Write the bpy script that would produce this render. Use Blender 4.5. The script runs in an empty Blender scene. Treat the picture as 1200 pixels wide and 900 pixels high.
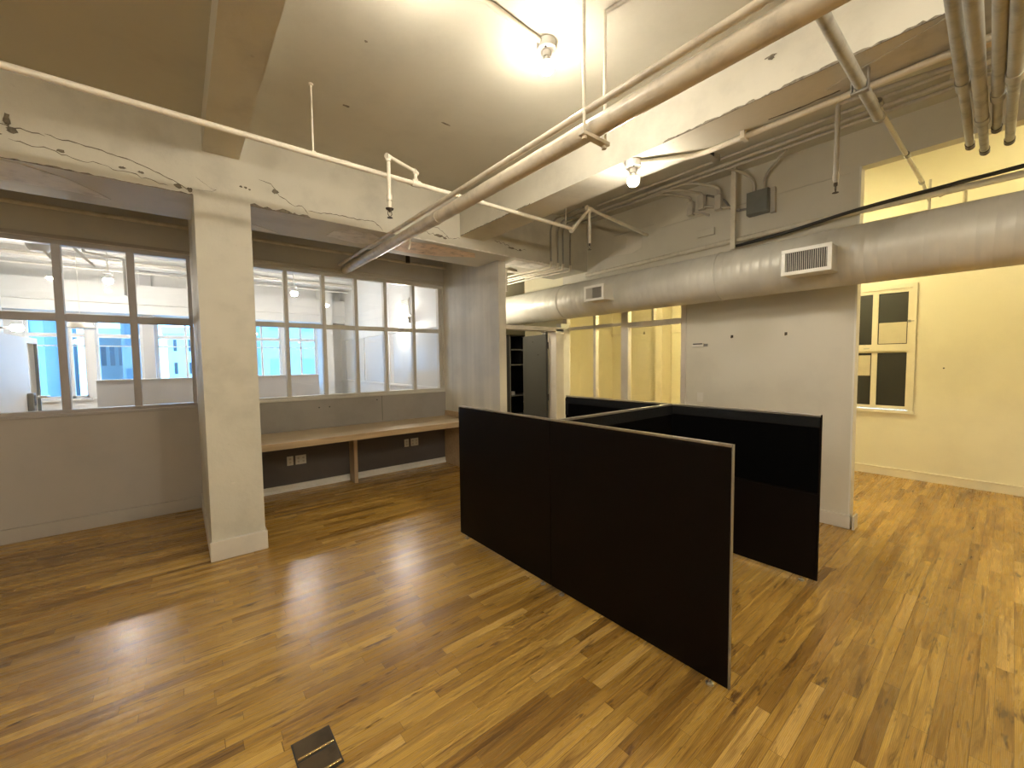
import bpy, math, random
from mathutils import Vector, Matrix
random.seed(7)
scn = bpy.context.scene
col = scn.collection
R = math.radians

# ------------------------------------------------------------------ materials
def new_mat(name):
    m = bpy.data.materials.new(name); m.use_nodes = True
    nt = m.node_tree
    for n in list(nt.nodes): nt.nodes.remove(n)
    out = nt.nodes.new('ShaderNodeOutputMaterial')
    b = nt.nodes.new('ShaderNodeBsdfPrincipled')
    nt.links.new(b.outputs[0], out.inputs[0])
    return m, nt, b, out

def N(nt, t, **kw):
    n = nt.nodes.new(t)
    for k, v in kw.items():
        if k.startswith('i_'):
            k2 = k[2:]
            n.inputs[int(k2) if k2.isdigit() else k2].default_value = v
        else: setattr(n, k, v)
    return n

def mathn(nt, op, a, b=None, c=None):
    n = nt.nodes.new('ShaderNodeMath'); n.operation = op
    for i, v in enumerate((a, b, c)):
        if v is None: continue
        if isinstance(v, (int, float)): n.inputs[i].default_value = v
        else: nt.links.new(v, n.inputs[i])
    return n.outputs[0]

def ramp(nt, fac, stops):
    r = nt.nodes.new('ShaderNodeValToRGB')
    e = r.color_ramp.elements
    while len(e) < len(stops): e.new(0.5)
    for i, (p, c) in enumerate(stops):
        e[i].position = p; e[i].color = (*c, 1) if len(c) == 3 else c
    nt.links.new(fac, r.inputs[0])
    return r.outputs[0]

def mixc(nt, fac, a, b, mode='MIX'):
    n = nt.nodes.new('ShaderNodeMix'); n.data_type = 'RGBA'; n.blend_type = mode
    for s, v in ((n.inputs[0], fac), (n.inputs[6], a), (n.inputs[7], b)):
        if isinstance(v, (int, float)): s.default_value = v
        elif isinstance(v, tuple): s.default_value = (*v, 1)
        else: nt.links.new(v, s)
    return n.outputs[2]

def paint(name, color, rough=0.6, mottle=0.08, scale=1.6, bump=0.15, spots=0.0, bscale=60):
    m, nt, b, out = new_mat(name)
    g = N(nt, 'ShaderNodeNewGeometry')
    no = N(nt, 'ShaderNodeTexNoise', i_Scale=scale, i_Detail=6.0, i_Roughness=0.6)
    nt.links.new(g.outputs['Position'], no.inputs['Vector'])
    dark = tuple(c * (1 - mottle * 2) for c in color); lite = tuple(min(1, c * (1 + mottle * .6)) for c in color)
    c = ramp(nt, no.outputs[0], [(0.3, dark), (0.5, color), (0.72, lite)])
    if spots:
        n2 = N(nt, 'ShaderNodeTexNoise', i_Scale=9.0, i_Detail=8.0, i_Roughness=0.7)
        nt.links.new(g.outputs['Position'], n2.inputs['Vector'])
        f = ramp(nt, n2.outputs[0], [(0.66, (0, 0, 0)), (0.74, (spots, spots, spots))])
        c = mixc(nt, f, c, tuple(x * .45 for x in color))
    nt.links.new(c, b.inputs['Base Color'])
    b.inputs['Roughness'].default_value = rough
    n3 = N(nt, 'ShaderNodeTexNoise', i_Scale=float(bscale), i_Detail=4.0)
    nt.links.new(g.outputs['Position'], n3.inputs['Vector'])
    h = mathn(nt, 'ADD', mathn(nt, 'MULTIPLY', n3.outputs[0], .3), mathn(nt, 'MULTIPLY', no.outputs[0], 1.2))
    bp = N(nt, 'ShaderNodeBump', i_Strength=bump, i_Distance=0.01)
    nt.links.new(h, bp.inputs['Height']); nt.links.new(bp.outputs[0], b.inputs['Normal'])
    return m

def emit(name, color, strength):
    m, nt, b, out = new_mat(name)
    b.inputs['Base Color'].default_value = (1, 1, 1, 1)
    no = N(nt, 'ShaderNodeTexNoise', i_Scale=3.0)
    c = ramp(nt, no.outputs[0], [(0, color), (1, color)])
    nt.links.new(c, b.inputs['Emission Color'])
    b.inputs['Emission Strength'].default_value = strength
    return m

def metal(name, color, rough=0.4, met=1.0, mottle=.1):
    m = paint(name, color, rough, mottle, 8, .05)
    m.node_tree.nodes['Principled BSDF'].inputs['Metallic'].default_value = met
    return m

def glass(name, tint=(1, 1, 1), refl=0.06):
    m, nt, b, out = new_mat(name)
    nt.nodes.remove(b)
    t = N(nt, 'ShaderNodeBsdfTransparent'); t.inputs[0].default_value = (*tint, 1)
    gl = N(nt, 'ShaderNodeBsdfGlossy', i_Roughness=0.02)
    lw = N(nt, 'ShaderNodeLayerWeight', i_Blend=0.25)
    f = mathn(nt, 'ADD', mathn(nt, 'MULTIPLY', lw.outputs['Fresnel'], .35), refl * .5)
    no = N(nt, 'ShaderNodeTexNoise', i_Scale=2.0)
    bp = N(nt, 'ShaderNodeBump', i_Strength=.02); nt.links.new(no.outputs[0], bp.inputs['Height']); nt.links.new(bp.outputs[0], gl.inputs['Normal'])
    mx = N(nt, 'ShaderNodeMixShader'); nt.links.new(f, mx.inputs[0]); nt.links.new(t.outputs[0], mx.inputs[1]); nt.links.new(gl.outputs[0], mx.inputs[2])
    nt.links.new(mx.outputs[0], out.inputs[0])
    return m

def floor_mat():
    m, nt, b, out = new_mat('oak_strip_floor')
    g = N(nt, 'ShaderNodeNewGeometry')
    s = N(nt, 'ShaderNodeSeparateXYZ'); nt.links.new(g.outputs['Position'], s.inputs[0])
    x, y = s.outputs[0], s.outputs[1]
    W, L = 0.0585, 0.72
    yr = mathn(nt, 'DIVIDE', y, W); row = mathn(nt, 'FLOOR', yr); fy = mathn(nt, 'FRACT', yr)
    w1 = N(nt, 'ShaderNodeTexWhiteNoise', noise_dimensions='1D'); nt.links.new(row, w1.inputs['W'])
    wav = N(nt, 'ShaderNodeTexNoise', noise_dimensions='2D', i_Scale=1.0, i_Detail=0.0)
    cv = N(nt, 'ShaderNodeCombineXYZ'); nt.links.new(mathn(nt, 'MULTIPLY', x, .6), cv.inputs[0]); nt.links.new(mathn(nt, 'MULTIPLY', row, 5.37), cv.inputs[1])
    nt.links.new(cv.outputs[0], wav.inputs['Vector'])
    xo = mathn(nt, 'ADD', mathn(nt, 'ADD', mathn(nt, 'DIVIDE', x, L), mathn(nt, 'MULTIPLY', w1.outputs[0], 17.3)), mathn(nt, 'MULTIPLY', wav.outputs[0], 1.1))
    cl = mathn(nt, 'FLOOR', xo); fx = mathn(nt, 'FRACT', xo)
    cid = N(nt, 'ShaderNodeCombineXYZ'); nt.links.new(row, cid.inputs[0]); nt.links.new(cl, cid.inputs[1])
    w2 = N(nt, 'ShaderNodeTexWhiteNoise', noise_dimensions='3D'); nt.links.new(cid.outputs[0], w2.inputs['Vector'])
    pid = w2.outputs['Value']
    base = ramp(nt, pid, [(0.0, (.25, .14, .033)), (0.1, (.345, .2, .047)), (0.3, (.43, .26, .062)), (0.6, (.485, .303, .073)), (.8, (.555, .357, .093)), (.93, (.66, .44, .14)), (1.0, (.40, .228, .052))])
    # grain
    gv = N(nt, 'ShaderNodeCombineXYZ')
    nt.links.new(mathn(nt, 'ADD', mathn(nt, 'MULTIPLY', x, 2.2), mathn(nt, 'MULTIPLY', pid, 53.)), gv.inputs[0])
    nt.links.new(mathn(nt, 'MULTIPLY', y, 34.), gv.inputs[1]); nt.links.new(mathn(nt, 'MULTIPLY', pid, 29.), gv.inputs[2])
    gn = N(nt, 'ShaderNodeTexNoise', i_Scale=1.0, i_Detail=5.0, i_Roughness=.62, i_Distortion=1.2); nt.links.new(gv.outputs[0], gn.inputs['Vector'])
    gr = ramp(nt, gn.outputs[0], [(0.27, (.24, .18, .12)), (0.38, (.66, .6, .52)), (0.5, (.98, .97, .95)), (.62, (1.12, 1.12, 1.1)), (.78, (1.3, 1.3, 1.25))])
    c = mixc(nt, 1.0, base, gr, 'MULTIPLY')
    # cathedral rings
    wv = N(nt, 'ShaderNodeTexWave', bands_direction='Y', i_Scale=1.6, i_Distortion=7.0, i_Detail=2.0); wv.inputs['Detail Scale'].default_value = .8
    nt.links.new(gv.outputs[0], wv.inputs['Vector'])
    wr = ramp(nt, wv.outputs[0], [(0.0, (.5, .42, .34)), (0.22, (.95, .94, .92)), (1, (1.08, 1.08, 1.06))])
    c = mixc(nt, .55, c, mixc(nt, 1.0, c, wr, 'MULTIPLY'))
    # dark mineral streaks and knots
    kv = N(nt, 'ShaderNodeCombineXYZ'); nt.links.new(mathn(nt, 'MULTIPLY', x, 3.2), kv.inputs[0]); nt.links.new(mathn(nt, 'MULTIPLY', y, 15.), kv.inputs[1]); nt.links.new(mathn(nt, 'MULTIPLY', pid, 11.), kv.inputs[2])
    kn = N(nt, 'ShaderNodeTexNoise', i_Scale=1.3, i_Detail=3.0, i_Roughness=.75); nt.links.new(kv.outputs[0], kn.inputs['Vector'])
    kf = ramp(nt, kn.outputs[0], [(0.60, (0, 0, 0)), (0.70, (.85, .85, .85))])
    c = mixc(nt, kf, c, (.07, .032, .012))
    # big wear patches
    wn = N(nt, 'ShaderNodeTexNoise', i_Scale=.9, i_Detail=4.0); nt.links.new(g.outputs['Position'], wn.inputs['Vector'])
    c = mixc(nt, 1.0, c, ramp(nt, wn.outputs[0], [(0.3, (.8, .78, .76)), (.6, (1.06, 1.06, 1.06))]), 'MULTIPLY')
    # seams
    ey = mathn(nt, 'MINIMUM', fy, mathn(nt, 'SUBTRACT', 1., fy)); ex = mathn(nt, 'MINIMUM', fx, mathn(nt, 'SUBTRACT', 1., fx))
    sy = mathn(nt, 'LESS_THAN', ey, .018); sx = mathn(nt, 'LESS_THAN', ex, .0018)
    seam = mathn(nt, 'MAXIMUM', sy, sx)
    sd = mathn(nt, 'MULTIPLY', seam, mathn(nt, 'ADD', .35, mathn(nt, 'MULTIPLY', w1.outputs[0], .5)))
    c = mixc(nt, sd, c, (.05, .024, .009))
    nt.links.new(c, b.inputs['Base Color'])
    nt.links.new(ramp(nt, gn.outputs[0], [(0.3, (.34, .34, .34)), (.7, (.22, .22, .22))]), b.inputs['Roughness'])
    b.inputs['Specular IOR Level'].default_value = .5
    tilt = mathn(nt, 'MULTIPLY', mathn(nt, 'SUBTRACT', w2.outputs['Value'], .5), mathn(nt, 'SUBTRACT', fy, .5))
    cup = mathn(nt, 'MULTIPLY', mathn(nt, 'MULTIPLY', ey, ey), .8)
    h = mathn(nt, 'SUBTRACT', mathn(nt, 'ADD', mathn(nt, 'ADD', mathn(nt, 'MULTIPLY', gn.outputs[0], .45), mathn(nt, 'MULTIPLY', tilt, 1.6)), cup), seam)
    bp = N(nt, 'ShaderNodeBump', i_Strength=.3, i_Distance=.004); nt.links.new(h, bp.inputs['Height']); nt.links.new(bp.outputs[0], b.inputs['Normal'])
    return m

def wood(name, c1, c2, rough=.45, axis='X'):
    m, nt, b, out = new_mat(name)
    g = N(nt, 'ShaderNodeNewGeometry')
    mp = N(nt, 'ShaderNodeMapping'); mp.inputs['Scale'].default_value = {'X': (2, 30, 30), 'Z': (30, 30, 2)}[axis]
    nt.links.new(g.outputs['Position'], mp.inputs[0])
    no = N(nt, 'ShaderNodeTexNoise', i_Scale=1.0, i_Detail=5.0, i_Distortion=.8); nt.links.new(mp.outputs[0], no.inputs['Vector'])
    nt.links.new(ramp(nt, no.outputs[0], [(0.3, c1), (0.7, c2)]), b.inputs['Base Color'])
    b.inputs['Roughness'].default_value = rough
    return m

def duct_mat():
    m, nt, b, out = new_mat('painted_spiral_duct')
    g = N(nt, 'ShaderNodeNewGeometry'); s = N(nt, 'ShaderNodeSeparateXYZ'); nt.links.new(g.outputs['Position'], s.inputs[0])
    no = N(nt, 'ShaderNodeTexNoise', i_Scale=3.0, i_Detail=5.0); nt.links.new(g.outputs['Position'], no.inputs['Vector'])
    c = ramp(nt, no.outputs[0], [(0.3, (.54, .525, .47)), (.7, (.66, .645, .58))])
    fr = mathn(nt, 'FRACT', mathn(nt, 'ADD', mathn(nt, 'MULTIPLY', s.outputs[1], 12.0), mathn(nt, 'MULTIPLY', s.outputs[2], .5)))
    rib = mathn(nt, 'SMOOTH_MIN', mathn(nt, 'MULTIPLY', mathn(nt, 'ABSOLUTE', mathn(nt, 'SUBTRACT', fr, .5)), 3.), 1.0, .2)
    nt.links.new(c, b.inputs['Base Color']); b.inputs['Roughness'].default_value = .42; b.inputs['Metallic'].default_value = .15
    bp = N(nt, 'ShaderNodeBump', i_Strength=.55, i_Distance=.006); nt.links.new(rib, bp.inputs['Height']); nt.links.new(bp.outputs[0], b.inputs['Normal'])
    return m

M = {}
M['wall'] = paint('cream_wall_paint', (.67, .64, .55), .55, .05, 1.2, .12)
M['beam'] = paint('cream_concrete_paint', (.61, .585, .50), .6, .09, 2.2, .5, .5, 30)
M['ceiling'] = paint('cream_ceiling_paint', (.57, .545, .46), .6, .07, 1.1, .35, .12, 25)
M['window_wall'] = paint('greige_wall_paint', (.44, .40, .355), .55, .05, 1.0, .12)
M['above_window'] = paint('grey_board_paint', (.60, .58, .54), .6, .06, 1.5, .1)
M['desk_back'] = paint('grey_panel_paint', (.30, .275, .245), .6, .06, 2., .1)
M['under_desk'] = paint('charcoal_wall_paint', (.105, .09, .085), .6, .06, 2., .1)
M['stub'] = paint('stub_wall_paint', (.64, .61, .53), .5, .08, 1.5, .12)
M['trim'] = paint('white_trim_paint', (.66, .62, .55), .4, .05, 3, .1)
M['sash_shaded'] = paint('shaded_window_frame_paint', (.42, .39, .37), .4, .05, 3, .1)  # same frame paint, darkened: the left run's shade is in the colour
M['sash'] = paint('window_frame_paint', (.56, .53, .46), .4, .05, 3, .1)
M['white'] = paint('white_gloss_paint', (.78, .76, .70), .35, .04, 5, .05)
M['pipe'] = paint('cream_pipe_paint', (.66, .60, .49), .35, .12, 9, .2)
M['pipe_pale'] = paint('pale_pipe_paint', (.74, .69, .58), .35, .08, 9, .15)
M['pipe_grey'] = paint('grey_pipe_paint', (.40, .395, .345), .45, .2, 9, .2, .6)
M['dark_cap'] = paint('dark_corroded_metal', (.06, .045, .03), .5, .2, 20, .3)
M['conduit'] = paint('conduit_paint', (.55, .52, .46), .4, .1, 9, .2)
M['greybox'] = paint('grey_junction_paint', (.17, .18, .17), .4, .06, 9, .1)
M['crack'] = paint('bare_concrete_crack', (.17, .145, .105), .9, .3, 20, .6)
M['chip'] = paint('chipped_plaster', (.22, .19, .145), .9, .3, 30, .8)
M['plaster'] = paint('exposed_plaster', (.78, .75, .69), .7, .15, 8, .6, .5)
M['plaster_rust'] = paint('exposed_warm_plaster', (.80, .62, .44), .7, .2, 12, .6, .6)
M['black'] = paint('black_laminate', (.0034, .0016, .0011), .55, .1, 6, .02)
M['black_fabric'] = paint('black_panel_fabric', (.0012, .0012, .0014), .95, .2, 200, .3, 0, 400)
M['rail_dark'] = paint('dark_grey_rail_fabric', (.0065, .007, .0075), .8, .1, 60, .2)
M['alu'] = metal('brushed_aluminium', (.62, .60, .57), .3)
M['brass'] = metal('worn_brass', (.80, .55, .25), .25)
M['bronze'] = metal('dark_bronze_plate', (.13, .095, .055), .4, .8, .2)
M['steel'] = metal('dull_steel', (.35, .34, .32), .45, .8)
M['desk'] = wood('maple_worktop', (.50, .375, .215), (.63, .49, .305), .38)
M['desk_edge'] = wood('plywood_edge', (.37, .265, .15), (.49, .36, .215), .5)
M['board'] = wood('support_board', (.38, .27, .16), (.48, .35, .22), .5, 'Z')
M['floor'] = floor_mat()
M['white_wall'] = paint('lighter_cream_touch_up_paint', (.74, .70, .61), .55, .05, 1.2, .12)
M['duct'] = duct_mat()
M['glass'] = glass('clear_glass')
M['glass_part'] = glass('partition_glass', (.99, .98, .93), .05)
M['glass_ext'] = glass('tinted_exterior_glass', (.72, .90, 1.0), .04)
M['room_white'] = paint('far_room_white_paint', (.76, .76, .74), .5, .03, 1.5, .08)
M['room_floor'] = paint('far_room_floor', (.35, .30, .24), .4, .1, 2, .1)
M['whiteboard'] = paint('glossy_whiteboard', (.66, .67, .66), .08, .02, 2, .0)
M['half'] = paint('grey_low_wall_paint', (.50, .50, .51), .5, .04, 2, .05)
M['yellow'] = paint('warm_lit_wall_paint', (.80, .75, .56), .55, .04, 1.3, .1)  # cream wall paint with the warm lamp light mixed into its colour
M['trim_warm_lit'] = paint('warm_lit_trim_paint', (.78, .72, .55), .45, .05, 3, .1)  # trim colour also carries the yellow of the warm lamps
M['pane_black'] = paint('black_pane_backing', (.018, .019, .016), .35, .1, 4, .02)
M['pane_cream'] = paint('cream_pane_board', (.60, .54, .38), .4, .05, 5, .05)
M['shelf'] = paint('black_shelf_laminate', (.006, .006, .007), .4, .1, 6, .02)
M['shelf_edge'] = paint('shelf_front_edge', (.23, .21, .16), .4, .1, 6, .02)
M['door'] = paint('dark_grey_door_paint', (.042, .042, .040), .3, .06, 2, .03)
M['plastic'] = paint('white_plastic', (.74, .72, .66), .3, .02, 5, .02)
M['porcelain'] = paint('white_porcelain', (.8, .79, .75), .2, .02, 5, .02)
M['slot'] = paint('dark_slot', (.03, .028, .025), .5, .1, 5, .02)
M['bulb'] = emit('lit_bulb_glass', (1.0, .90, .735), 500)
M['bulb_fill'] = emit('fill_bulb_glass_rear', (1.0, .90, .735), 1400)
M['bulb_dim'] = emit('lit_bulb_glass_far_room', (1.0, .93, .82), 600)
M['bulb_hall'] = emit('lit_bulb_glass_closet', (1.0, .90, .72), 420)
M['bld_white'] = paint('pale_facade', (.80, .84, .86), .8, .05, .2, .1)
M['bld_blue'] = paint('blue_grey_facade', (.17, .20, .21), .7, .1, .2, .1)
M['bld_teal'] = paint('teal_facade', (.26, .28, .27), .7, .1, .2, .1)
M['bld_grey'] = paint('grey_facade', (.12, .12, .12), .7, .1, .2, .1)
M['bld_win'] = paint('facade_window_glass', (.05, .065, .075), .2, .1, .3, .0)

for k_, sp_ in (('black', .14), ('black_fabric', .05), ('rail_dark', .2)):
    M[k_].node_tree.nodes['Principled BSDF'].inputs['Specular IOR Level'].default_value = sp_
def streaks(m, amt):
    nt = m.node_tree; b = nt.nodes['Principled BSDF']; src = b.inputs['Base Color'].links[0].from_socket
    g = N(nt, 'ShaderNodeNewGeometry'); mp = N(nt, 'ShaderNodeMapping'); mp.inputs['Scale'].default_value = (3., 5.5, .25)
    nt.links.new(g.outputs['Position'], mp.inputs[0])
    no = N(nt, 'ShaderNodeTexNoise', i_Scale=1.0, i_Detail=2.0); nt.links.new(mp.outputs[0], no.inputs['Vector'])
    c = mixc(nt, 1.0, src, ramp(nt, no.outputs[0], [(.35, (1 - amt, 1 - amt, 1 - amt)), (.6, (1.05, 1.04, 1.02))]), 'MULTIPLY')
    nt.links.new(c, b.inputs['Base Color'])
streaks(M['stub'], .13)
# ------------------------------------------------------------------ mesh helpers
ORG = {}
class MB:
    def __init__(s): s.v = []; s.f = []; s.sm = []
    def add(s, vs, fs, smooth=False):
        o = len(s.v); s.v += [tuple(v) for v in vs]; s.f += [tuple(o + i for i in f) for f in fs]; s.sm += [smooth] * len(fs); return s
    def box(s, x0, x1, y0, y1, z0, z1):
        x0, x1 = min(x0, x1), max(x0, x1); y0, y1 = min(y0, y1), max(y0, y1); z0, z1 = min(z0, z1), max(z0, z1)
        v = [(x0, y0, z0), (x1, y0, z0), (x1, y1, z0), (x0, y1, z0), (x0, y0, z1), (x1, y0, z1), (x1, y1, z1), (x0, y1, z1)]
        return s.add(v, [(0, 3, 2, 1), (4, 5, 6, 7), (0, 1, 5, 4), (1, 2, 6, 5), (2, 3, 7, 6), (3, 0, 4, 7)])
    def tube(s, pts, r, n=14, fillet=0.0, caps=True, radii=None):
        P = [Vector(p) for p in pts]
        if fillet and len(P) > 2:
            Q = [P[0]]
            for i in range(1, len(P) - 1):
                a, b, c = P[i - 1], P[i], P[i + 1]
                d1 = (a - b); d2 = (c - b)
                k = min(fillet, d1.length * .49, d2.length * .49)
                p1 = b + d1.normalized() * k; p2 = b + d2.normalized() * k
                for t in range(7):
                    u = t / 6; Q.append((1 - u) ** 2 * p1 + 2 * u * (1 - u) * b + u * u * p2)
            Q.append(P[-1]); P = Q
        vs, fs = [], []
        t0 = (P[1] - P[0]).normalized()
        up = Vector((0, 0, 1)) if abs(t0.z) < .9 else Vector((1, 0, 0))
        nrm = t0.cross(up).normalized()
        for i, p in enumerate(P):
            t = ((P[min(i + 1, len(P) - 1)] - P[max(i - 1, 0)])).normalized()
            nrm = (nrm - t * nrm.dot(t)).normalized(); bi = t.cross(nrm)
            rr = radii[i] if radii else r
            for k in range(n):
                a = 2 * math.pi * k / n
                vs.append(p + (nrm * math.cos(a) + bi * math.sin(a)) * rr)
        for i in range(len(P) - 1):
            for k in range(n):
                fs.append((i * n + k, i * n + (k + 1) % n, (i + 1) * n + (k + 1) % n, (i + 1) * n + k))
        s.add(vs, fs, True)
        if caps:
            o = len(s.v) - len(vs)
            s.f.append(tuple(o + k for k in range(n))[::-1]); s.sm.append(False)
            s.f.append(tuple(o + (len(P) - 1) * n + k for k in range(n))); s.sm.append(False)
        return s
    def lathe(s, c, prof, n=20, axis='z'):
        # prof: list of (r, h) along the axis
        vs, fs = [], []
        for r, h in prof:
            for k in range(n):
                a = 2 * math.pi * k / n; u, w = r * math.cos(a), r * math.sin(a)
                vs.append({'z': (c[0] + u, c[1] + w, c[2] + h), 'x': (c[0] + h, c[1] + u, c[2] + w), 'y': (c[0] + u, c[1] + h, c[2] + w)}[axis])
        for i in range(len(prof) - 1):
            for k in range(n): fs.append((i * n + k, i * n + (k + 1) % n, (i + 1) * n + (k + 1) % n, (i + 1) * n + k))
        fs.append(tuple(range(n))); fs.append(tuple((len(prof) - 1) * n + k for k in range(n)))
        return s.add(vs, fs, True)
    def sheet(s, loop, axis, pos, th):
        # outline in the plane normal to axis, extruded by th
        n = len(loop)
        def mk(a, b, p): return {'x': (p, a, b), 'y': (a, p, b), 'z': (a, b, p)}[axis]
        vs = [mk(a, b, pos) for a, b in loop] + [mk(a, b, pos + th) for a, b in loop]
        fs = [tuple(range(n)), tuple(range(2 * n - 1, n - 1, -1))] + [(i, i + n, (i + 1) % n + n, (i + 1) % n) for i in range(n)]
        return s.add(vs, fs)
    def build(s, name, mat, parent=None, bevel=0.0, loc=None):
        org = Vector(ORG[parent.name]) if parent is not None else (Vector(loc) if loc is not None else Vector((0, 0, 0)))
        me = bpy.data.meshes.new(name)
        me.from_pydata([tuple(Vector(v) - org) for v in s.v], [], s.f)
        me.polygons.foreach_set('use_smooth', s.sm)
        me.update()
        import bmesh
        bm = bmesh.new(); bm.from_mesh(me); bmesh.ops.recalc_face_normals(bm, faces=bm.faces)
        bm.to_mesh(me); bm.free()
        if any(s.sm) and hasattr(me, 'set_sharp_from_angle'): me.set_sharp_from_angle(angle=R(40))
        me.materials.append(mat)
        o = bpy.data.objects.new(name, me); col.objects.link(o)
        if parent is not None: o.parent = parent
        else: o.location = org
        ORG[o.name] = tuple(org)
        if bevel:
            b = o.modifiers.new('bevel', 'BEVEL'); b.width = bevel; b.segments = 2; b.limit_method = 'ANGLE'
        return o

def B(*a): return MB().box(*a)
def tag(o, label, cat=None, group=None, kind=None):
    if label: o['label'] = label
    if cat: o['category'] = cat
    if group: o['group'] = group
    if kind: o['kind'] = kind
    return o
def struct(o, label=None, cat=None):
    o['kind'] = 'structure'
    if label: o['label'] = label
    o['category'] = cat or 'structure'
    return o
def empty(name, loc, label=None, cat=None, group=None, kind=None):
    o = bpy.data.objects.new(name, None); col.objects.link(o); o.location = loc
    o.empty_display_size = .1
    ORG[o.name] = tuple(loc)
    return tag(o, label, cat, group, kind)
def dup(root, loc, label=None, group=None, cat=None):
    def rec(o, par):
        c = o.copy(); col.objects.link(c); c.parent = par
        for ch in [x for x in bpy.data.objects if x.parent == o]: rec(ch, c)
        return c
    r = rec(root, None); r.location = loc
    if label: r['label'] = label
    if group: r['group'] = group
    return r

# ------------------------------------------------------------------ key planes
YW = 5.79      # window wall face
XW = 4.847     # right wall face
XY = 7.45      # far yellow wall face
ZC = 3.53      # ceiling of the main bay
ZC2 = 3.66     # ceiling of the narrow bay
YB, YB2, ZB = 4.12, 4.84, 2.955   # beam over the columns

# ------------------------------------------------------------------ floor & ceilings
struct(B(-4.2, 9.2, -4.2, 13.0, -.12, 0).build('floor', M['floor']), 'oak strip floor running through the whole office', 'floor')
struct(B(-4.2, 2.62, -4.2, YW + .14, ZC, ZC + .35).build('ceiling', M['ceiling']), 'cream painted concrete ceiling of the main room', 'ceiling')
struct(B(2.62, XW + .12, -4.2, YW + .14, ZC2, ZC2 + .22).build('ceiling', M['ceiling']), 'cream painted ceiling between the deep beam and the duct wall', 'ceiling')

# ------------------------------------------------------------------ walls
wl = struct(B(-4.2, .15, YW, YW + .14, 0, 1.165).build('wall_window_side', M['window_wall']), 'greige low wall under the left run of interior windows', 'wall')
w = B(.15, 3.33, YW, YW + .14, .76, 1.165).build('wall_desk_back', M['desk_back']); struct(w, 'grey board wall between the wooden desk and the windows', 'wall')
MB().box(2.272, 2.276, YW - .002, YW + .001, .78, 1.165).build('seam', M['slot'], w)
for x, z in ((1.42, 1.04), (1.55, 1.04), (2.2, 1.09)):
    MB().lathe((x, YW - .004, z), [(.001, 0), (.009, 0), (.009, .003), (.001, .003)], 10, 'y').build('screw_hole', M['slot'], w)
w = B(.15, 3.33, YW, YW + .14, 0, .76).build('wall_under_desk', M['under_desk']); struct(w, 'charcoal painted wall under the wooden desk', 'wall')
struct(B(-4.2, 3.33, YW, YW + .14, 2.83, 3.6).build('wall_above_windows', M['above_window']), 'grey boarded wall above the interior windows', 'wall')
struct(B(-4.2, -4.0, -4.2, 13.0, 0, 3.7).build('wall_left', M['wall']), 'cream side wall out of view', 'wall')
struct(B(-4.0, 9.2, -4.2, -4.0, 0, 3.8).build('wall_back', M['wall']), 'cream rear wall behind the viewer', 'wall')

# stub wall closing the desk bay
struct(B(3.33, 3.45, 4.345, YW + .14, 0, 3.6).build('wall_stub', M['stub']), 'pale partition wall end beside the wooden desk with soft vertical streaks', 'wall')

# right wall (duct wall)
PATCH = [(3.77, 3.085), (3.592, 3.156), (3.436, 3.157), (3.409, 3.278), (3.45, 3.33), (3.182, 3.258), (3.181, 3.113), (3.34, 3.067), (3.592, 3.09)]
rw = MB().box(XW, XW + .12, .935, 2.585, 0, ZC2).box(XW, XW + .12, 2.585, 4.62, 2.38, ZC2).box(XW, XW + .12, -4.0, .935, 3.335, ZC2)
rw = rw.build('wall_right', M['wall']); struct(rw, 'cream wall behind the round duct with an opening at its end', 'wall')
MB().sheet(PATCH, 'x', XW - .002, .003).build('paint_patch', M['white_wall'], rw)
MB().box(XW - .006, XW, 3.0, 3.62, 3.36, 3.372).box(XW - .006, XW, 1.0, 2.9, 3.3, 3.306).build('plaster_edge', M['beam'], rw)
# tiny white reveal trim at the opening
MB().box(XW - .004, XW + .123, .925, .939, 0, 3.335).build('corner_bead', M['white'], rw)

struct(MB().box(XW - .018, XW, .92, 2.585, 0, .13).box(XW - .018, XW + .12, .887, .905, 0, .13).build('baseboard_right', M['trim'], None, .004), 'white baseboard at the end of the duct wall', 'baseboard')
struct(B(-4.0, .15, YW - .02, YW, 0, .135).build('baseboard_left', M['window_wall'], None, .004), 'greige baseboard under the left interior windows', 'baseboard')
struct(MB().box(.53, 3.3, YW - .02, YW, 0, .085).box(.53, 3.3, YW - .032, YW, 0, .03).build('baseboard_desk', M['white'], None, .003), 'white baseboard under the wooden desk', 'baseboard')

# ------------------------------------------------------------------ beams
def crack(pts, axis, pos, parent, wmin=.003, wmax=.012, mat='crack', jag=.012, seed=1):
    rnd = random.Random(seed)
    L = []
    for i in range(len(pts) - 1):
        a, b = pts[i], pts[i + 1]
        n = max(3, int(math.dist(a, b) / .025))
        for k in range(n):
            t = k / n; L.append((a[0] + (b[0] - a[0]) * t, a[1] + (b[1] - a[1]) * t + rnd.uniform(-jag, jag)))
    L.append(pts[-1])
    top, bot = [], []
    for i, (u, v) in enumerate(L):
        w = rnd.uniform(wmin, wmax) * .6 if 0 < i < len(L) - 1 else .0005
        top.append((u, v + w / 2)); bot.append((u, v - w / 2))
    mb = MB(); n = len(L)
    def mk(a, b, p): return {'x': (p, a, b), 'y': (a, p, b), 'z': (a, b, p)}[axis]
    vs = [mk(u, v, pos) for u, v in top] + [mk(u, v, pos) for u, v in bot] + [mk(u, v, pos + .003) for u, v in top] + [mk(u, v, pos + .003) for u, v in bot]
    fs = []
    for i in range(n - 1):
        fs += [(i, i + 1, n + i + 1, n + i), (2 * n + i, 3 * n + i, 3 * n + i + 1, 2 * n + i + 1), (i, 2 * n + i, 2 * n + i + 1, i + 1), (n + i, n + i + 1, 3 * n + i + 1, 3 * n + i)]
    mb.add(vs, fs)
    return mb.build('crack', M[mat], parent)

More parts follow.
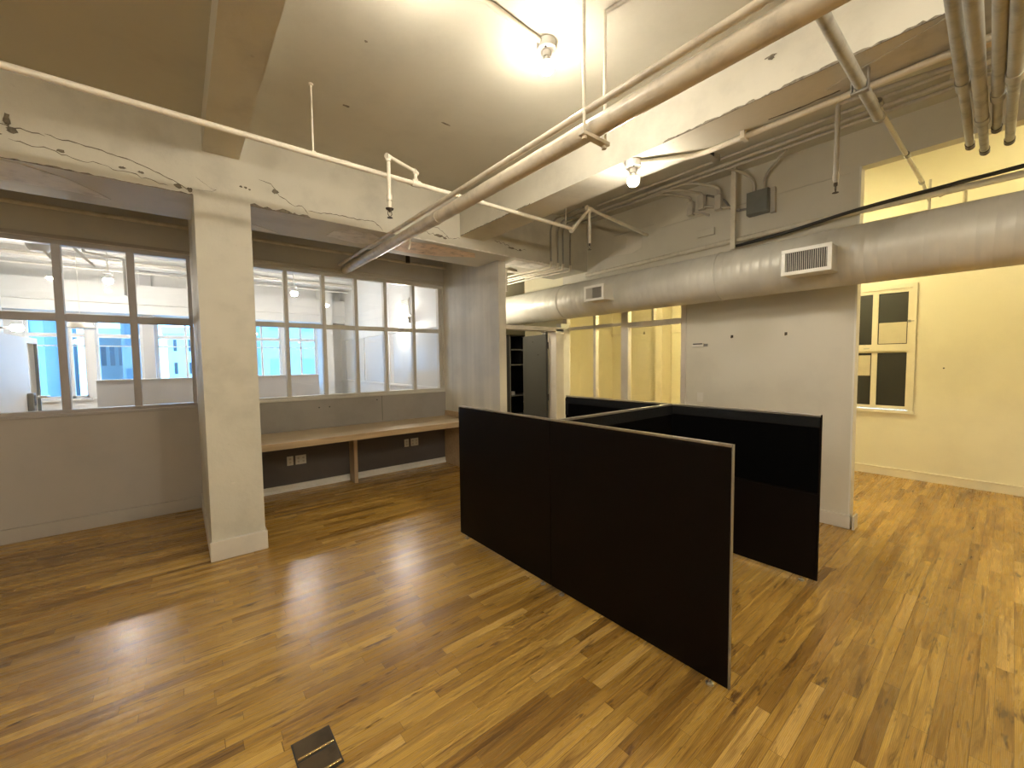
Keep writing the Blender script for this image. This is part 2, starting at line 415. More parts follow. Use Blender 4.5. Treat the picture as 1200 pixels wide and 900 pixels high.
def blob(cu, cv, ru, rv, seed, n=14):
    rnd = random.Random(seed)
    return [(cu + math.cos(2 * math.pi * k / n) * ru * rnd.uniform(.55, 1.1), cv + math.sin(2 * math.pi * k / n) * rv * rnd.uniform(.55, 1.1)) for k in range(n)]

bA = MB().box(-4.2, 2.62, YB, YB2, ZB, ZC + .01).box(2.62, XW, YB, YB2, ZB, ZC2 + .01).build('concrete_beam', M['beam'])
struct(bA, 'cracked cream concrete beam spanning over the square column', 'beam')
yf = YB - .0025
crack([(-.62, 3.16), (-.35, 3.14), (-.1, 3.09), (.06, 3.02), (.15, 2.975)], 'y', yf, bA, .004, .012, seed=2, jag=.006)
crack([(-.9, 3.17), (-.7, 3.16), (-.62, 3.15)], 'y', yf, bA, .004, .01, seed=3, jag=.006)
crack([(-.78, 3.09), (-.5, 3.05), (-.2, 3.02), (.0, 2.99)], 'y', yf, bA, .002, .01, seed=4, jag=.012)
crack([(.6, 3.19), (.69, 3.17), (.75, 3.1), (.85, 3.03), (.93, 3.05), (.98, 2.985)], 'y', yf, bA, .004, .014, seed=5, jag=.01)
crack([(.98, 3.01), (1.2, 3.03), (1.42, 3.03), (1.6, 3.04), (1.68, 2.97)], 'y', yf, bA, .004, .014, seed=6, jag=.007)
crack([(2.15, 3.09), (2.3, 3.13), (2.42, 3.07), (2.45, 3.03)], 'y', yf, bA, .004, .01, seed=7, jag=.01)
crack([(2.1, 3.06), (2.3, 3.03), (2.6, 3.05)], 'y', yf, bA, .003, .012, seed=8, jag=.014)
crack([(3.1, 3.12), (3.3, 3.1), (3.45, 3.06), (3.62, 3.08)], 'y', yf, bA, .003, .012, seed=9, jag=.014)
crack([(.16, 2.99), (.3, 3.02), (.17, 3.1)], 'y', yf, bA, .002, .006, seed=19, jag=.01)
for i, (u, v, a, b_) in enumerate([(-.78, 3.2, .018, .05), (-.76, 3.14, .03, .02), (-1.02, 3.09, .03, .014), (-.55, 3.075, .025, .012), (-.83, 3.1, .03, .012), (-.94, 3.1, .016, .012), (-.25, 3.05, .02, .01), (-.15, 3.045, .02, .01), (-1.15, 3.42, .02, .01),
        (.06, 3.0, .03, .018), (.13, 2.99, .02, .02), (.47, 3.1, .012, .009), (.5, 3.1, .014, .01), (.53, 3.09, .01, .008), (.72, 3.12, .03, .02), (2.33, 3.035, .07, .016), (2.4, 3.02, .03, .012), (3.38, 3.07, .06, .012), (3.52, 3.07, .02, .01)]):
    MB().sheet(blob(u, v, a, b_, 40 + i), 'y', yf - .001, .004).build('chip', M['crack'], bA)
# jagged spalled lower edge
def ragged(axis, lo, hi, base, amp, pos, th, seed, step=.03, sign=1):
    rnd = random.Random(seed); L = [(lo, base)]; u = lo
    while u < hi:
        L.append((u, base + sign * rnd.uniform(.15, 1) * amp)); u += rnd.uniform(.4, 1.6) * step
    L += [(hi, base)]
    return MB().sheet(L, axis, pos, th)
ragged('y', .53, 1.0, ZB - .002, .035, yf - .001, .004, 11).build('spalled_edge', M['chip'], bA)
ragged('y', -1.3, .15, ZB - .002, .014, yf - .001, .004, 12).build('spalled_edge', M['chip'], bA)
ragged('y', 1.9, 4.0, ZB - .002, .02, yf - .001, .004, 13).build('spalled_edge', M['plaster'], bA)
# plaster lifted from the soffit
MB().sheet([(-1.6, 4.14), (-.75, 4.17), (-.55, 4.3), (-.42, 4.5), (-.36, 4.62), (-.6, 4.58), (-1.0, 4.6), (-1.6, 4.66)], 'z', ZB - .004, .005).build('bare_patch', M['plaster'], bA)
MB().sheet([(1.28, 4.35), (1.4, 4.24), (1.62, 4.26), (1.78, 4.36), (1.72, 4.6), (1.6, 4.68), (1.4, 4.62), (1.25, 4.58)], 'z', ZB - .004, .005).build('bare_patch', M['plaster'], bA)
MB().sheet([(.56, 4.6), (.7, 4.68), (.85, 4.78), (.7, 4.8), (.55, 4.76)], 'z', ZB - .004, .005).build('bare_patch', M['plaster'], bA)
MB().sheet([(1.95, 4.3), (2.3, 4.2), (2.9, 4.25), (3.0, 4.4), (2.6, 4.62), (2.2, 4.7), (1.9, 4.66), (1.85, 4.45)], 'z', ZB - .004, .005).build('bare_patch', M['plaster_rust'], bA)
MB().sheet([(3.5, 4.2), (4.2, 4.18), (4.4, 4.3), (4.1, 4.45), (3.55, 4.5)], 'z', ZB - .004, .005).build('bare_patch', M['plaster'], bA)

bX = B(.22, .465, -4.0, YB, 3.315, ZC + .01).build('concrete_beam', M['beam']); struct(bX, 'shallow cream beam crossing the ceiling to the square column', 'beam')
bB = B(2.605, 2.945, -4.0, YB, 3.08, ZC2 + .01).build('concrete_beam', M['beam']); struct(bB, 'deep cream beam with a chipped lower edge carrying a caged bulb', 'beam')
ragged('x', -3.5, 1.55, 3.079, .016, 2.601, .005, 21, .022).build('spalled_edge', M['chip'], bB)
ragged('x', 2.9, 4.1, 3.079, .012, 2.601, .005, 22, .02).build('spalled_edge', M['chip'], bB)
crack([(-1., 3.3), (.0, 3.18)], 'x', 2.602, bB, .002, .005, seed=31)
MB().sheet(blob(.9, 3.27, .018, .012, 77), 'x', 2.6, .005).build('chip', M['crack'], bB)
MB().sheet(blob(.905, 3.28, .03, .008, 78), 'x', 2.6005, .004).build('chip', M['chip'], bB)
rnd_ = random.Random(5); L_ = []
for k in range(60): L_.append((2.86 + .012 * math.sin(k * .31) + rnd_.uniform(-.004, .004), 1.0 - k * .04))
MB().sheet(L_ + [(x_ + .006 + .006 * rnd_.random(), y_) for x_, y_ in reversed(L_)], 'z', 3.0775, .004).build('crack', M['crack'], bB)
MB().sheet([(2.62, .2), (2.75, -.6), (2.8, -1.5), (2.93, -1.5), (2.93, .6), (2.8, .7)], 'z', 3.076, .005).build('bare_patch', M['conduit'], bB)

# peeled paint specks on the ceiling
ce = bpy.data.objects['ceiling']
for i, (u, v, a, b_) in enumerate([(-.62, 2.55, .03, .012), (.0, 2.4, .02, .01), (1.05, 3.2, .03, .012), (1.75, 2.95, .04, .012), (.95, 2.5, .012, .01), (2.2, 1.0, .02, .012)]):
    MB().sheet(blob(u, v, a, b_, 90 + i), 'z', ZC - .002, .004).build('chip', M['chip'], ce)
ce2 = bpy.data.objects['ceiling.001']
MB().sheet([(3.6, -.4), (3.9, .45), (4.15, .5), (4.3, .0), (4.2, -.6)], 'z', ZC2 - .004, .006).build('bare_patch', M['plaster_rust'], ce2)
MB().sheet([(4.3, -.9), (4.35, .35), (4.55, .38), (4.6, -.5)], 'z', ZC2 - .004, .006).build('bare_patch', M['plaster'], ce2)
MB().sheet([(3.0, -1.2), (3.05, .25), (3.2, .3), (3.5, -.3), (3.45, -1.2)], 'z', ZC2 - .004, .006).build('bare_patch', M['conduit'], ce2)

# ------------------------------------------------------------------ column with plinth
cm = B(.15, .53, YB - .002, YW, 0, ZB + .3).build('concrete_column', M['beam']); struct(cm, 'square cream concrete column standing on the oak floor', 'column')
MB().box(.135, .545, 4.092, YW, 0, .165).build('plinth', M['trim'], cm, .006)
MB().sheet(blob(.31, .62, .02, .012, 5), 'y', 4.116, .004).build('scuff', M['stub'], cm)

# ------------------------------------------------------------------ interior windows
def window_run(name, x0, x1, z0, z1, zr, mull, fw, mat, label, sillmat, ww=.045):
    e = empty(name, ((x0 + x1) / 2, YW + .04, z0), label, 'window', None, 'structure')
    f = MB()
    ya, yb = YW + .015, YW + .095
    f.box(x0, x1, ya, yb, z1 - .0, z1 + .055)
    f.box(x0, x1, ya - .01, yb + .01, z0 - .035, z0)
    f.box(x0, x1, ya + .01, yb - .01, zr - ww, zr + ww * .6)
    for m in mull: f.box(m - fw / 2, m + fw / 2, ya, yb, z0, z1)
    f.box(x0, x0 + .03, ya, yb, z0, z1); f.box(x1 - .035, x1, ya, yb, z0, z1)
    f.build('window_frame', mat, e, .003)
    B(x0, x1, YW - .02, YW + .14, z0 - .06, z0 - .033).build('window_sill', sillmat, e, .004)
    # casing strips
    B(x0, x1, YW - .012, YW + .02, z1 + .05, z1 + .085).build('window_casing', mat, e, .003)
    B(x0 + .01, x1 - .01, YW + .052, YW + .058, z0 - .01, z1 + .01).build('window_glass', M['glass'], e)
    return e
window_run('window_1', -4.0, .15, 1.20, 2.785, 2.105, [-3.94 + .0, -3.46, -2.94, -2.42, -1.90, -1.38, -.86, -.34], .06, M['sash_shaded'], 'left run of gridded interior windows above the greige low wall', M['sash_shaded'])
window_run('window_2', .53, 3.33, 1.205, 2.785, 2.118, [.64, 1.085, 1.528, 1.952, 2.372, 2.815, 3.262], .045, M['sash'], 'gridded interior windows above the wooden desk', M['sash'], .035)
tag(B(.55, 3.33, YW - .03, YW, 2.87, 2.885).build('trim_1', M['sash']), 'thin ledge above the desk windows', 'trim', None, 'structure')

# ------------------------------------------------------------------ desk
dk = empty('built_in_desk', (1.95, 5.4, 0), 'long pale wooden desk built in under the gridded windows', 'desk')
B(.54, 3.325, 4.995, 5.785, .735, .763).build('worktop', M['desk'], dk, .003)
B(.54, 3.325, 4.99, 5.01, .69, .762).build('front_edge', M['desk_edge'], dk, .003)
B(3.295, 3.325, 5.01, 5.785, 0.001, .735).build('end_panel', M['desk_edge'], dk, .002)
B(3.305, 3.328, 5.0, 5.785, .764, .85).build('upstand', M['desk_edge'], dk, .002)
B(1.775, 1.825, 5.56, 5.75, 0.001, .735).build('support_board', M['board'], dk, .002)

# outlets
def outlet(x, z, w, label, double, group):
    e = empty('wall_outlet', (x, YW, z), label, 'outlet', group)
    B(x - w / 2, x + w / 2, YW - .008, YW, z - .058, z + .058).build('cover_plate', M['plastic'], e, .002)
    n = 2 if double else 1
    for k in range(n):
        xx = x + (k - (n - 1) / 2) * .06
        for dz in (-.022, .022): MB().lathe((xx, YW - .0095, z + dz), [(.001, 0), (.014, 0), (.014, .003), (.001, .003)], 14, 'y').build('socket', M['conduit'], e)
outlet(1.05, .385, .072, 'single white outlet under the desk, in the bay next to the square column', False, None)
outlet(1.175, .385, .125, 'double white outlet under the desk, in the bay next to the square column', True, None)
outlet(2.635, .40, .072, 'single white outlet under the desk, in the bay next to the streaked stub wall', False, None)
outlet(2.765, .40, .125, 'double white outlet under the desk, in the bay next to the streaked stub wall', True, None)

# ------------------------------------------------------------------ glazed partition in the right wall
gp = empty('window_3', (XW + .05, 3.56, 0), 'white framed glazed partition under the duct showing yellow rooms', 'window', None, 'structure')
f = MB(); xa, xb = XW - .01, XW + .07
for y0, y1 in ((2.55, 2.615), (3.385, 3.50), (3.955, 3.995), (4.53, 4.62)): f.box(xa, xb, y0, y1, 0, 2.38)
f.box(xa + .01, xb, 3.0, 3.03, 2.14, 2.38); f.box(xa, xb, 2.6, 3.4, 2.065, 2.135); f.box(xa, xb, 3.5, 4.55, 2.10, 2.145); f.box(xa, xb, 2.6, 4.55, 2.335, 2.38)
f.box(xa, xb, 3.5, 4.55, 0, .12)
f.build('window_frame', M['trim'], gp, .003)
B(XW + .02, XW + .026, 3.5, 4.53, .12, 2.335).build('window_glass', M['glass_part'], gp)
B(XW + .02, XW + .026, 2.615, 3.385, 2.135, 2.335).build('transom_glass', M['glass_part'], gp)
B(XW + .03, XW + .036, 2.62, 3.38, .02, 2.06).build('glass_door', M['glass_part'], gp)

# ------------------------------------------------------------------ door frame and leaf under the beam
df = empty('door_1', (4.1, 4.5, 0), 'white door frame between the streaked stub wall and the glazed partition', 'doorway', None, 'structure')
MB().box(3.452, 3.505, 4.44, 4.60, 0, 2.11).box(4.50, 4.67, 4.44, 4.60, 0, 2.11).box(3.452, 4.67, 4.44, 4.60, 2.07, 2.13).build('door_frame', M['trim'], df, .004)
MB().box(4.67, XW + .02, 4.5, 4.60, 0, 2.2).build('side_post', M['white'], df, .003)
lf = B(-.02, .02, 0, .70, .02, 2.035)
lf.v = [(4.455 + v[0] + v[1] * .19, 4.6 + v[1], v[2]) for v in lf.v]
leaf = lf.build('door_leaf', M['door'], df, .003)
leaf['label'] = 'dark grey door leaf standing open'
for z in (.25, 1.05, 1.86): MB().tube([(4.485, 4.606, z - .05), (4.485, 4.606, z + .05)], .011, 10).build('hinge', M['dark_cap'], leaf)
for y, z in ((4.98, 1.93), (4.82, 1.72)): MB().box(4.436 + (y - 4.6) * .19 - .006, 4.436 + (y - 4.6) * .19 + .01, y - .015, y + .015, z - .01, z + .01).build('screw_hole', M['slot'], leaf)
MB().box(4.46, 4.5, 4.625, 4.70, 1.98, 2.07).tube([(4.48, 4.66, 2.06), (4.36, 4.62, 2.06)], .01, 8).build('door_closer', M['steel'], df)

# room behind the door
struct(MB().box(XW + .07, XW + .12, 4.62, 5.62, 0, 3.3).box(XW + .12, 9.2, 5.62, 5.7, 0, 3.66).build('wall_closet', M['yellow']), 'yellow lit wall behind the glazed partition', 'wall')
struct(B(3.45, 9.2, 6.5, 6.6, 0, 3.66).build('wall_closet_back', M['yellow']), 'yellow lit wall behind the black shelf unit', 'wall')
struct(B(3.45, 9.2, YB2, 6.6, 3.4, 3.5).build('ceiling', M['ceiling']), 'ceiling of the small room behind the dark door', 'ceiling')

sh = empty('bookcase', (5.06, 6.22, 0), 'tall black open bookcase seen through the doorway behind the dark door', 'bookcase')
x0, x1, y0, y1 = 4.86, 5.56, 6.02, 6.38
B(x0, x1, y1 - .015, y1, 0, 2.12).build('back_panel', M['shelf'], sh)
B(x0, x0 + .03, y0, y1, 0, 2.12).build('side_panel', M['shelf'], sh)
B(x1 - .03, x1, y0, y1, 0, 2.12).build('side_panel', M['shelf'], sh)
B(x0 + .28, x0 + .30, y0 + .01, y1, 1.5, 2.1).build('divider', M['shelf'], sh)
for z in (.03, .55, .95, 1.54, 1.83, 2.10):
    B(x0 + .03, x1 - .03, y0, y1 - .015, z, z + .022).build('shelf_board', M['shelf'], sh)
    B(x0 + .03, x1 - .03, y0 - .006, y0, z, z + .022).build('shelf_edge', M['shelf_edge'], sh)
B(x0, x0 + .012, y0 - .006, y0, 0, 2.12).build('edge_strip', M['shelf_edge'], sh)
tag(B(x0 + .04, x0 + .15, y0 + .04, y0 + .12, .973, 1.04).build('small_box', M['plastic'], None, .003), 'small white box on a shelf of the black bookcase', 'box')
hd = MB().tube([(x0 + .33, y0 - .02, .62), (x0 + .33, y0 - .02, .86)], .012, 8).box(x0 + .325, x0 + .335, y0 - .02, y0, .64, .66).box(x0 + .325, x0 + .335, y0 - .02, y0, .82, .84)
hd.build('handle', M['alu'], sh)

# ------------------------------------------------------------------ glass room and yellow room
struct(MB().box(XY, XY + .1, -4.0, .81, 0, 3.66).box(XY, XY + .1, 1.87, 6.6, 0, 3.66).box(XY, XY + .1, .81, 1.87, 0, .87).box(XY, XY + .1, .81, 1.87, 2.57, 3.66).box(XY, XY + .1, -4.2, 2.57, 3.66, 5.0).build('wall_yellow', M['yellow']), 'yellow lit wall seen past the end of the duct wall', 'wall')
struct(MB().box(XW + .12, XY, 2.50, 2.57, 0, 5.0).box(XW + .02, XW + .12, -4.2, 2.57, ZC2 + .2, 5.0).box(XW + .1, XY, -4.2, -4.0, 3.6, 5.0).build('wall_between_rooms', M['yellow']), 'wall between the yellow rooms', 'wall')
struct(B(XW + .12, 7.6, 2.57, 5.62, 2.72, 2.80).build('ceiling', M['ceiling']), 'low ceiling of the glazed room', 'ceiling')
struct(B(XW, 7.6, -4.2, 2.57, 5.0, 5.1).build('ceiling', M['ceiling']), 'ceiling of the yellow lit room', 'ceiling')
struct(MB().box(XY - .02, XY, -4.0, 2.5, 0, .10).box(XY - .026, XY, -4.0, 2.5, .10, .115).build('baseboard_yellow', M['trim_warm_lit'], None, .003), 'baseboard of the yellow lit wall', 'baseboard')
struct(MB().box(XY - .35, XY - .01, 4.21, 4.35, 0, 2.72).build('trim_2', M['trim_warm_lit']), 'yellow lit pier inside the glazed room', 'trim')
struct(MB().box(XY - .05, XY - .005, 4.8, 5.6, 2.14, 2.19).box(XY - .05, XY - .005, 3.4, 4.2, 2.14, 2.19).build('trim_3', M['trim_warm_lit']), 'ledge on the yellow lit wall inside the glazed room', 'trim')
fx = empty('ceiling_light', (6.75, 3.80, 2.72), 'flat light fixture on the low ceiling of the glazed yellow room', 'light')
B(6.45, 7.05, 3.65, 3.95, 2.68, 2.72).build('housing', M['white'], fx, .004)
B(6.48, 7.02, 3.68, 3.92, 2.655, 2.68).build('diffuser', M['plastic'], fx, .004)

# yellow window with black panes
yw = empty('window_4', (XY, 1.34, .87), 'cream sash window with black and cream panes in the yellow lit wall', 'window', None, 'structure')
f = MB()
f.box(XY - .03, XY + .07, .812, .86, .905, 2.52).box(XY - .03, XY + .07, 1.82, 1.868, .905, 2.52).box(XY - .03, XY + .07, .812, 1.868, 2.52, 2.575).box(XY - .045, XY + .07, .80, 1.88, .862, .905)
f.build('window_frame', M['trim_warm_lit'], yw)
for k, (za, zb, dx) in enumerate(((1.70, 2.52, .0), (.91, 1.72, .03))):
    f = MB()
    f.box(XY + dx - .01, XY + dx + .03, .86, .895, za, zb).box(XY + dx - .01, XY + dx + .03, 1.785, 1.82, za, zb)
    f.box(XY + dx - .01, XY + dx + .03, .895, 1.785, zb - .045, zb).box(XY + dx - .01, XY + dx + .03, .895, 1.785, za, za + (.09 if k == 0 else .045))
    f.box(XY + dx - .009, XY + dx + .029, 1.19, 1.25, za + (.09 if k == 0 else .045), zb - .045).box(XY + dx - .009, XY + dx + .029, 1.46, 1.50, za + (.09 if k == 0 else .045), zb - .045)
    f.build('sash', M['trim_warm_lit'], yw)
B(XY + .012, XY + .018, .895, 1.785, 1.70, 2.52).build('black_pane', M['pane_black'], yw)
B(XY + .042, XY + .048, .895, 1.785, .91, 1.70).build('black_pane', M['pane_black'], yw)
B(XY + .004, XY + .012, .905, 1.18, 1.80, 2.08).build('cream_panel', M['pane_cream'], yw)
B(XY + .034, XY + .042, 1.262, 1.45, 1.36, 1.645).build('cream_panel', M['pane_cream'], yw)
MB().box(XY - .035, XY - .01, .865, .89, 2.07, 2.10).box(XY - .035, XY - .02, .83, .885, 2.08, 2.088).build('latch', M['steel'], yw)
MB().tube([(XY - .014, 1.33, 1.735), (XY - .014, 1.27, 1.74)], .006, 8).build('sash_lift', M['conduit'], yw)
MB().lathe((XY - .001, .55, 1.47), [(.001, -.004), (.009, -.004), (.009, 0), (.001, 0)], 10, 'x').build('nail', M['slot'], bpy.data.objects['wall_yellow'])

# ------------------------------------------------------------------ cubicle panels
cu = empty('cubicle_partition', (2.7, 2.0, 0), 'black low cubicle partition of joined panels standing on the oak floor', 'partition', None, 'thing')
def panel_x(x0, x1, y0, y1, label=None, edge_end=False, split=None):
    mb = MB()
    if split:
        mb.box(x0, x1, y0, y1, .035, split - .002).box(x0, x1, y0, y1, split + .002, 1.205).box(x0 + .004, x1 - .004, y0 + .002, y1 - .002, split - .003, split + .003)
    else: mb.box(x0, x1, y0, y1, .035, 1.205)
    p = mb.build('panel', M['black'], cu, .003)
    B(x0 - .001, x1 + .001, y0, y1, 1.208, 1.222).build('top_trim', M['alu'], p, .003)
    for yy in (y0 + .09, y1 - .09):
        MB().tube([((x0 + x1) / 2, yy, .014), ((x0 + x1) / 2, yy, .04)], .006, 8).lathe(((x0 + x1) / 2, yy, 0.001), [(.002, 0), (.019, 0), (.019, .008), (.008, .014), (.002, .014)], 14).build('glide_foot', M['alu'], p)
    return p
p1 = panel_x(1.973, 1.993, 2.012, 3.205)
p2 = panel_x(1.973, 1.993, .812, 2.008)
B(1.972, 1.994, .806, .812, .035, 1.222).build('end_trim', M['steel'], p2, .002)
for p, ya, yb in ((p1, 2.012, 3.205), (p2, .812, 2.008)):
    B(1.993, 1.998, ya + .005, yb - .005, .05, 1.12).build('inner_fabric', M['black_fabric'], p)
    B(1.993, 1.997, ya + .005, yb - .005, 1.125, 1.2).build('inner_rail', M['rail_dark'], p)
p3 = panel_x(3.440, 3.462, 2.045, 3.245, split=.665)
p4 = panel_x(3.440, 3.462, .832, 2.041, split=.665)
B(3.439, 3.463, .826, .832, .035, 1.222).build('end_trim', M['black'], p4, .002)
for p, ya, yb in ((p3, 2.045, 3.245), (p4, .832, 2.041)):
    B(3.434, 3.440, ya + .004, yb - .004, .675, 1.13).build('inner_fabric', M['black_fabric'], p)
    B(3.436, 3.440, ya + .004, yb - .004, 1.135, 1.2).build('inner_rail', M['rail_dark'], p)
    B(3.436, 3.440, ya + .004, yb - .004, .05, .655).build('kick_panel', M['black'], p)
B(3.433, 3.440, 3.2, 3.2455, 1.0, 1.19).build('end_cap', M['rail_dark'], p3)
dv = B(1.999, 3.433, 1.933, 1.960, .035, 1.205).build('divider_panel', M['black_fabric'], cu, .003)
B(1.998, 3.433, 1.932, 1.961, 1.205, 1.222).build('top_trim', M['steel'], dv, .003)
B(1.999, 3.433, 1.929, 1.933, 1.125, 1.2).build('inner_rail', M['rail_dark'], dv)
B(1.999, 3.433, 1.960, 1.964, 1.125, 1.2).build('inner_rail', M['rail_dark'], dv)

# ------------------------------------------------------------------ round duct with two registers
DX, DZ, DR = 4.44, 2.475, .243
du = empty('round_duct', (DX, 1.5, DZ), 'large round cream air duct running along the right wall', 'duct')
n = 40
pts = [(DX, -3.9, DZ), (DX, 6.45, DZ)]
MB().tube(pts, DR, 48, caps=True).build('duct_shell', M['duct'], du)
for y in (-2.2, 1.95, 4.15):
    MB().tube([(DX, y - .012, DZ), (DX, y + .012, DZ)], DR + .006, 48).build('joint_band', M['duct'], du)
def register(y0, y1, z0, z1, xf, slats, dark, label):
    g = MB()
    xbk = DX - DR * .55
    g.box(xf, xbk, y0, y1, z0, z1)
    e = g.build('air_register', M['duct'], du, .004); e['label'] = label
    fr = MB(); t = .026
    fr.box(xf - .014, xf, y0 - .004, y1 + .004, z0 - .004, z0 + t).box(xf - .014, xf, y0 - .004, y1 + .004, z1 - t, z1 + .004).box(xf - .014, xf, y0 - .004, y0 + t, z0 + t, z1 - t).box(xf - .014, xf, y1 - t, y1 + .004, z0 + t, z1 - t)
    fr.build('register_frame', M['white'], e, .002)
    B(xf - .002, xf + .001, y0 + t, y1 - t, z0 + t, z1 - t).build('register_back', M['slot'], e)
    sl = MB(); n = slats
    for k in range(n):
        yy = y0 + t + (y1 - y0 - 2 * t) * (k + .5) / n
        v = [(xf - .012, yy - .004), (xf - .012, yy - .001), (xf - .002, yy + .005), (xf - .002, yy + .002)]
        sl.add([(a_, b_, z) for z in (z0 + t, z1 - t) for a_, b_ in v], [(0, 1, 2, 3), (7, 6, 5, 4), (0, 4, 5, 1), (1, 5, 6, 2), (2, 6, 7, 3), (3, 7, 4, 0)])
    sl.build('grille', M['conduit'], e)
    return e
register(.94, 1.283, 2.322, 2.53, 4.05, 20, True, 'slatted register nearer the yellow opening')
rg = register(3.157, 3.455, 2.36, 2.543, 4.02, 22, False, 'small register above the glazed partition')
B(4.008, 4.019, 3.33, 3.428, 2.386, 2.517).build('damper_plate', M['conduit'], rg)

# ------------------------------------------------------------------ pipes
def pipe(name, pts, r, mat, label, cat='pipe', fillet=0, group=None, n=16):
    o = MB().tube(pts, r, n, fillet).build(name, M[mat], None, 0, pts[0]); return tag(o, label, cat, group)
bp_ = pipe('drain_pipe', [(1.815, -3.95, 2.885), (1.815, 5.80, 2.885)], .052, 'pipe', 'thick cream pipe hung under the ceiling, running to the gridded windows', n=28)
MB().tube([(1.815, 3.2, 2.885), (1.815, 3.28, 2.885)], .056, 28).build('coupling', M['pipe'], bp_)
MB().tube([(1.815, .2, 2.885), (1.815, .28, 2.885)], .056, 28).build('coupling', M['pipe'], bp_)
pipe('conduit_pipe', [(1.742, -3.95, 2.945), (1.742, 5.80, 2.945)], .019, 'pipe', 'thin cream conduit strapped along the thick cream pipe')
tz = empty('pipe_hanger', (1.82, 1.485, 3.2), 'steel trapeze hanger holding the thick cream pipe below the caged bulb', 'hanger')
MB().tube([(1.727, 1.487, 2.80), (1.727, 1.487, ZC)], .0085, 10).build('rod', M['pipe_pale'], tz)
MB().tube([(1.893, 1.48, 2.80), (1.893, 1.48, ZC)], .0085, 10).build('rod', M['pipe_pale'], tz)
MB().box(1.70, 1.92, 1.465, 1.505, 2.812, 2.834).build('crossbar', M['pipe'], tz, .003)
for x in (1.727, 1.893): MB().lathe((x, 1.485, 2.795), [(.002, 0), (.014, 0), (.014, .018), (.002, .018)], 6).build('nut', M['pipe'], tz)
pipe('ceiling_conduit', [(1.893, 1.47, ZC - .012), (1.93, 1.32, ZC - .012), (2.02, .9, ZC - .012)], .011, 'conduit', 'thin conduit on the ceiling above the trapeze hanger', 'conduit', .03)

cl = MB().tube([(1.815, 3.80, 2.835), (1.835, 3.82, 2.80), (1.82, 3.83, 2.74)], .008, 8, .02).lathe((1.815, 3.8, 2.828), [(.002, 0), (.014, 0), (.014, .012), (.002, .012)], 10)
tag(cl.build('cable_tie', M['pipe_pale'], None, 0, (1.815, 3.8, 2.8)), 'white strap dangling from the thick cream pipe near the desk bay', 'strap')

# sprinkler line
sp = empty('sprinkler_pipe', (0, 3.1, 3.06), 'slim cream sprinkler pipe crossing below the ceiling past the square column', 'pipe')
MB().tube([(-3.95, 3.1, 3.06), (3.41, 3.1, 3.06), (3.69, 3.1, 3.335), (4.83, 3.09, 3.25)], .0185, 16, .05).build('main_run', M['pipe_pale'], sp)
for x in (1.0, 2.2): MB().tube([(x - .03, 3.1, 3.06), (x + .03, 3.1, 3.06)], .0205, 16).build('coupling', M['pipe_pale'], sp)
for c, d in (((3.69, 3.1, 3.335), (.05, 0, -.004)), ((3.41, 3.1, 3.06), (.03, 0, .03))):
    MB().tube([Vector(c) - Vector(d), Vector(c) + Vector(d)], .026, 14).build('elbow_fitting', M['pipe_pale'], sp)
# riser arm with pendent head
MB().tube([(1.515, 3.1, 3.06), (1.585, 3.1, 3.06)], .027, 16).tube([(1.548, 3.1, 3.06), (1.548, 3.1, 3.095)], .022, 14).build('tee_fitting', M['pipe_pale'], sp)
MB().tube([(1.548, 3.1, 3.08), (1.548, 3.1, 3.155), (1.266, 2.965, 3.14), (1.266, 2.965, 2.76)], .0135, 14, .02).build('branch_arm', M['pipe_pale'], sp)
for c, d in (((1.548, 3.1, 3.15), (-.02, -.01, .005)), ((1.266, 2.965, 3.135), (.018, .009, 0)), ((1.266, 2.965, 3.12), (0, 0, .02)), ((1.266, 2.965, 2.84), (0, 0, .02))):
    MB().tube([Vector(c) - Vector(d), Vector(c) + Vector(d)], .02, 14).build('elbow_fitting', M['pipe_pale'], sp)
def head(x, y, z, par):
    h = MB().lathe((x, y, z), [(.002, 0), (.013, 0), (.013, -.02), (.006, -.025), (.006, -.03), (.002, -.03)], 12)
    h.tube([(x - .012, y, z - .02), (x - .016, y, z - .045), (x, y, z - .065)], .003, 6).tube([(x + .012, y, z - .02), (x + .016, y, z - .045), (x, y, z - .065)], .003, 6)
    h.lathe((x, y, z - .068), [(.002, 0), (.02, 0), (.02, -.003), (.002, -.003)], 14)
    return h.build('sprinkler_head', M['dark_cap'], par)
head(1.266, 2.965, 2.765, sp)
MB().lathe((1.266, 2.965, 2.762), [(.002, 0), (.03, 0), (.026, -.008), (.002, -.008)], 16).build('escutcheon', M['dark_cap'], sp)
def rod(x, y, z0, z1, label):
    e = empty('hanger_rod', (x, y, z1), label, 'hanger')
    MB().tube([(x, y, z0), (x, y, z1)], .006, 8).build('rod', M['pipe_pale'], e)
    MB().tube([(x - .012, y, z0 + .0), (x + .012, y, z0 + .0)], .023, 14).build('pipe_ring', M['pipe_pale'], e)
    MB().lathe((x, y, z1 - .012), [(.002, 0), (.016, 0), (.016, .011), (.002, .011)], 12).build('ceiling_flange', M['pipe_pale'], e)
rod(.785, 3.1, 3.062, ZC, 'thin rod holding the sprinkler pipe beside the square column')
rod(3.30, 3.1, 3.062, ZC2, 'thin rod holding the sprinkler pipe just past the deep beam')
dr = empty('sprinkler_drop', (3.69, 3.1, 3.33), 'sprinkler drop hanging from the raised kink of the sprinkler pipe', 'sprinkler')
MB().tube([(3.69, 3.1, 3.31), (3.69, 3.1, 2.95)], .014, 12).build('drop_pipe', M['pipe_pale'], dr); head(3.69, 3.1, 2.95, dr)
dr = empty('sprinkler_drop', (3.74, .858, 3.42), 'sprinkler drop pipe hanging before the wall between the grey box and the yellow opening', 'sprinkler')
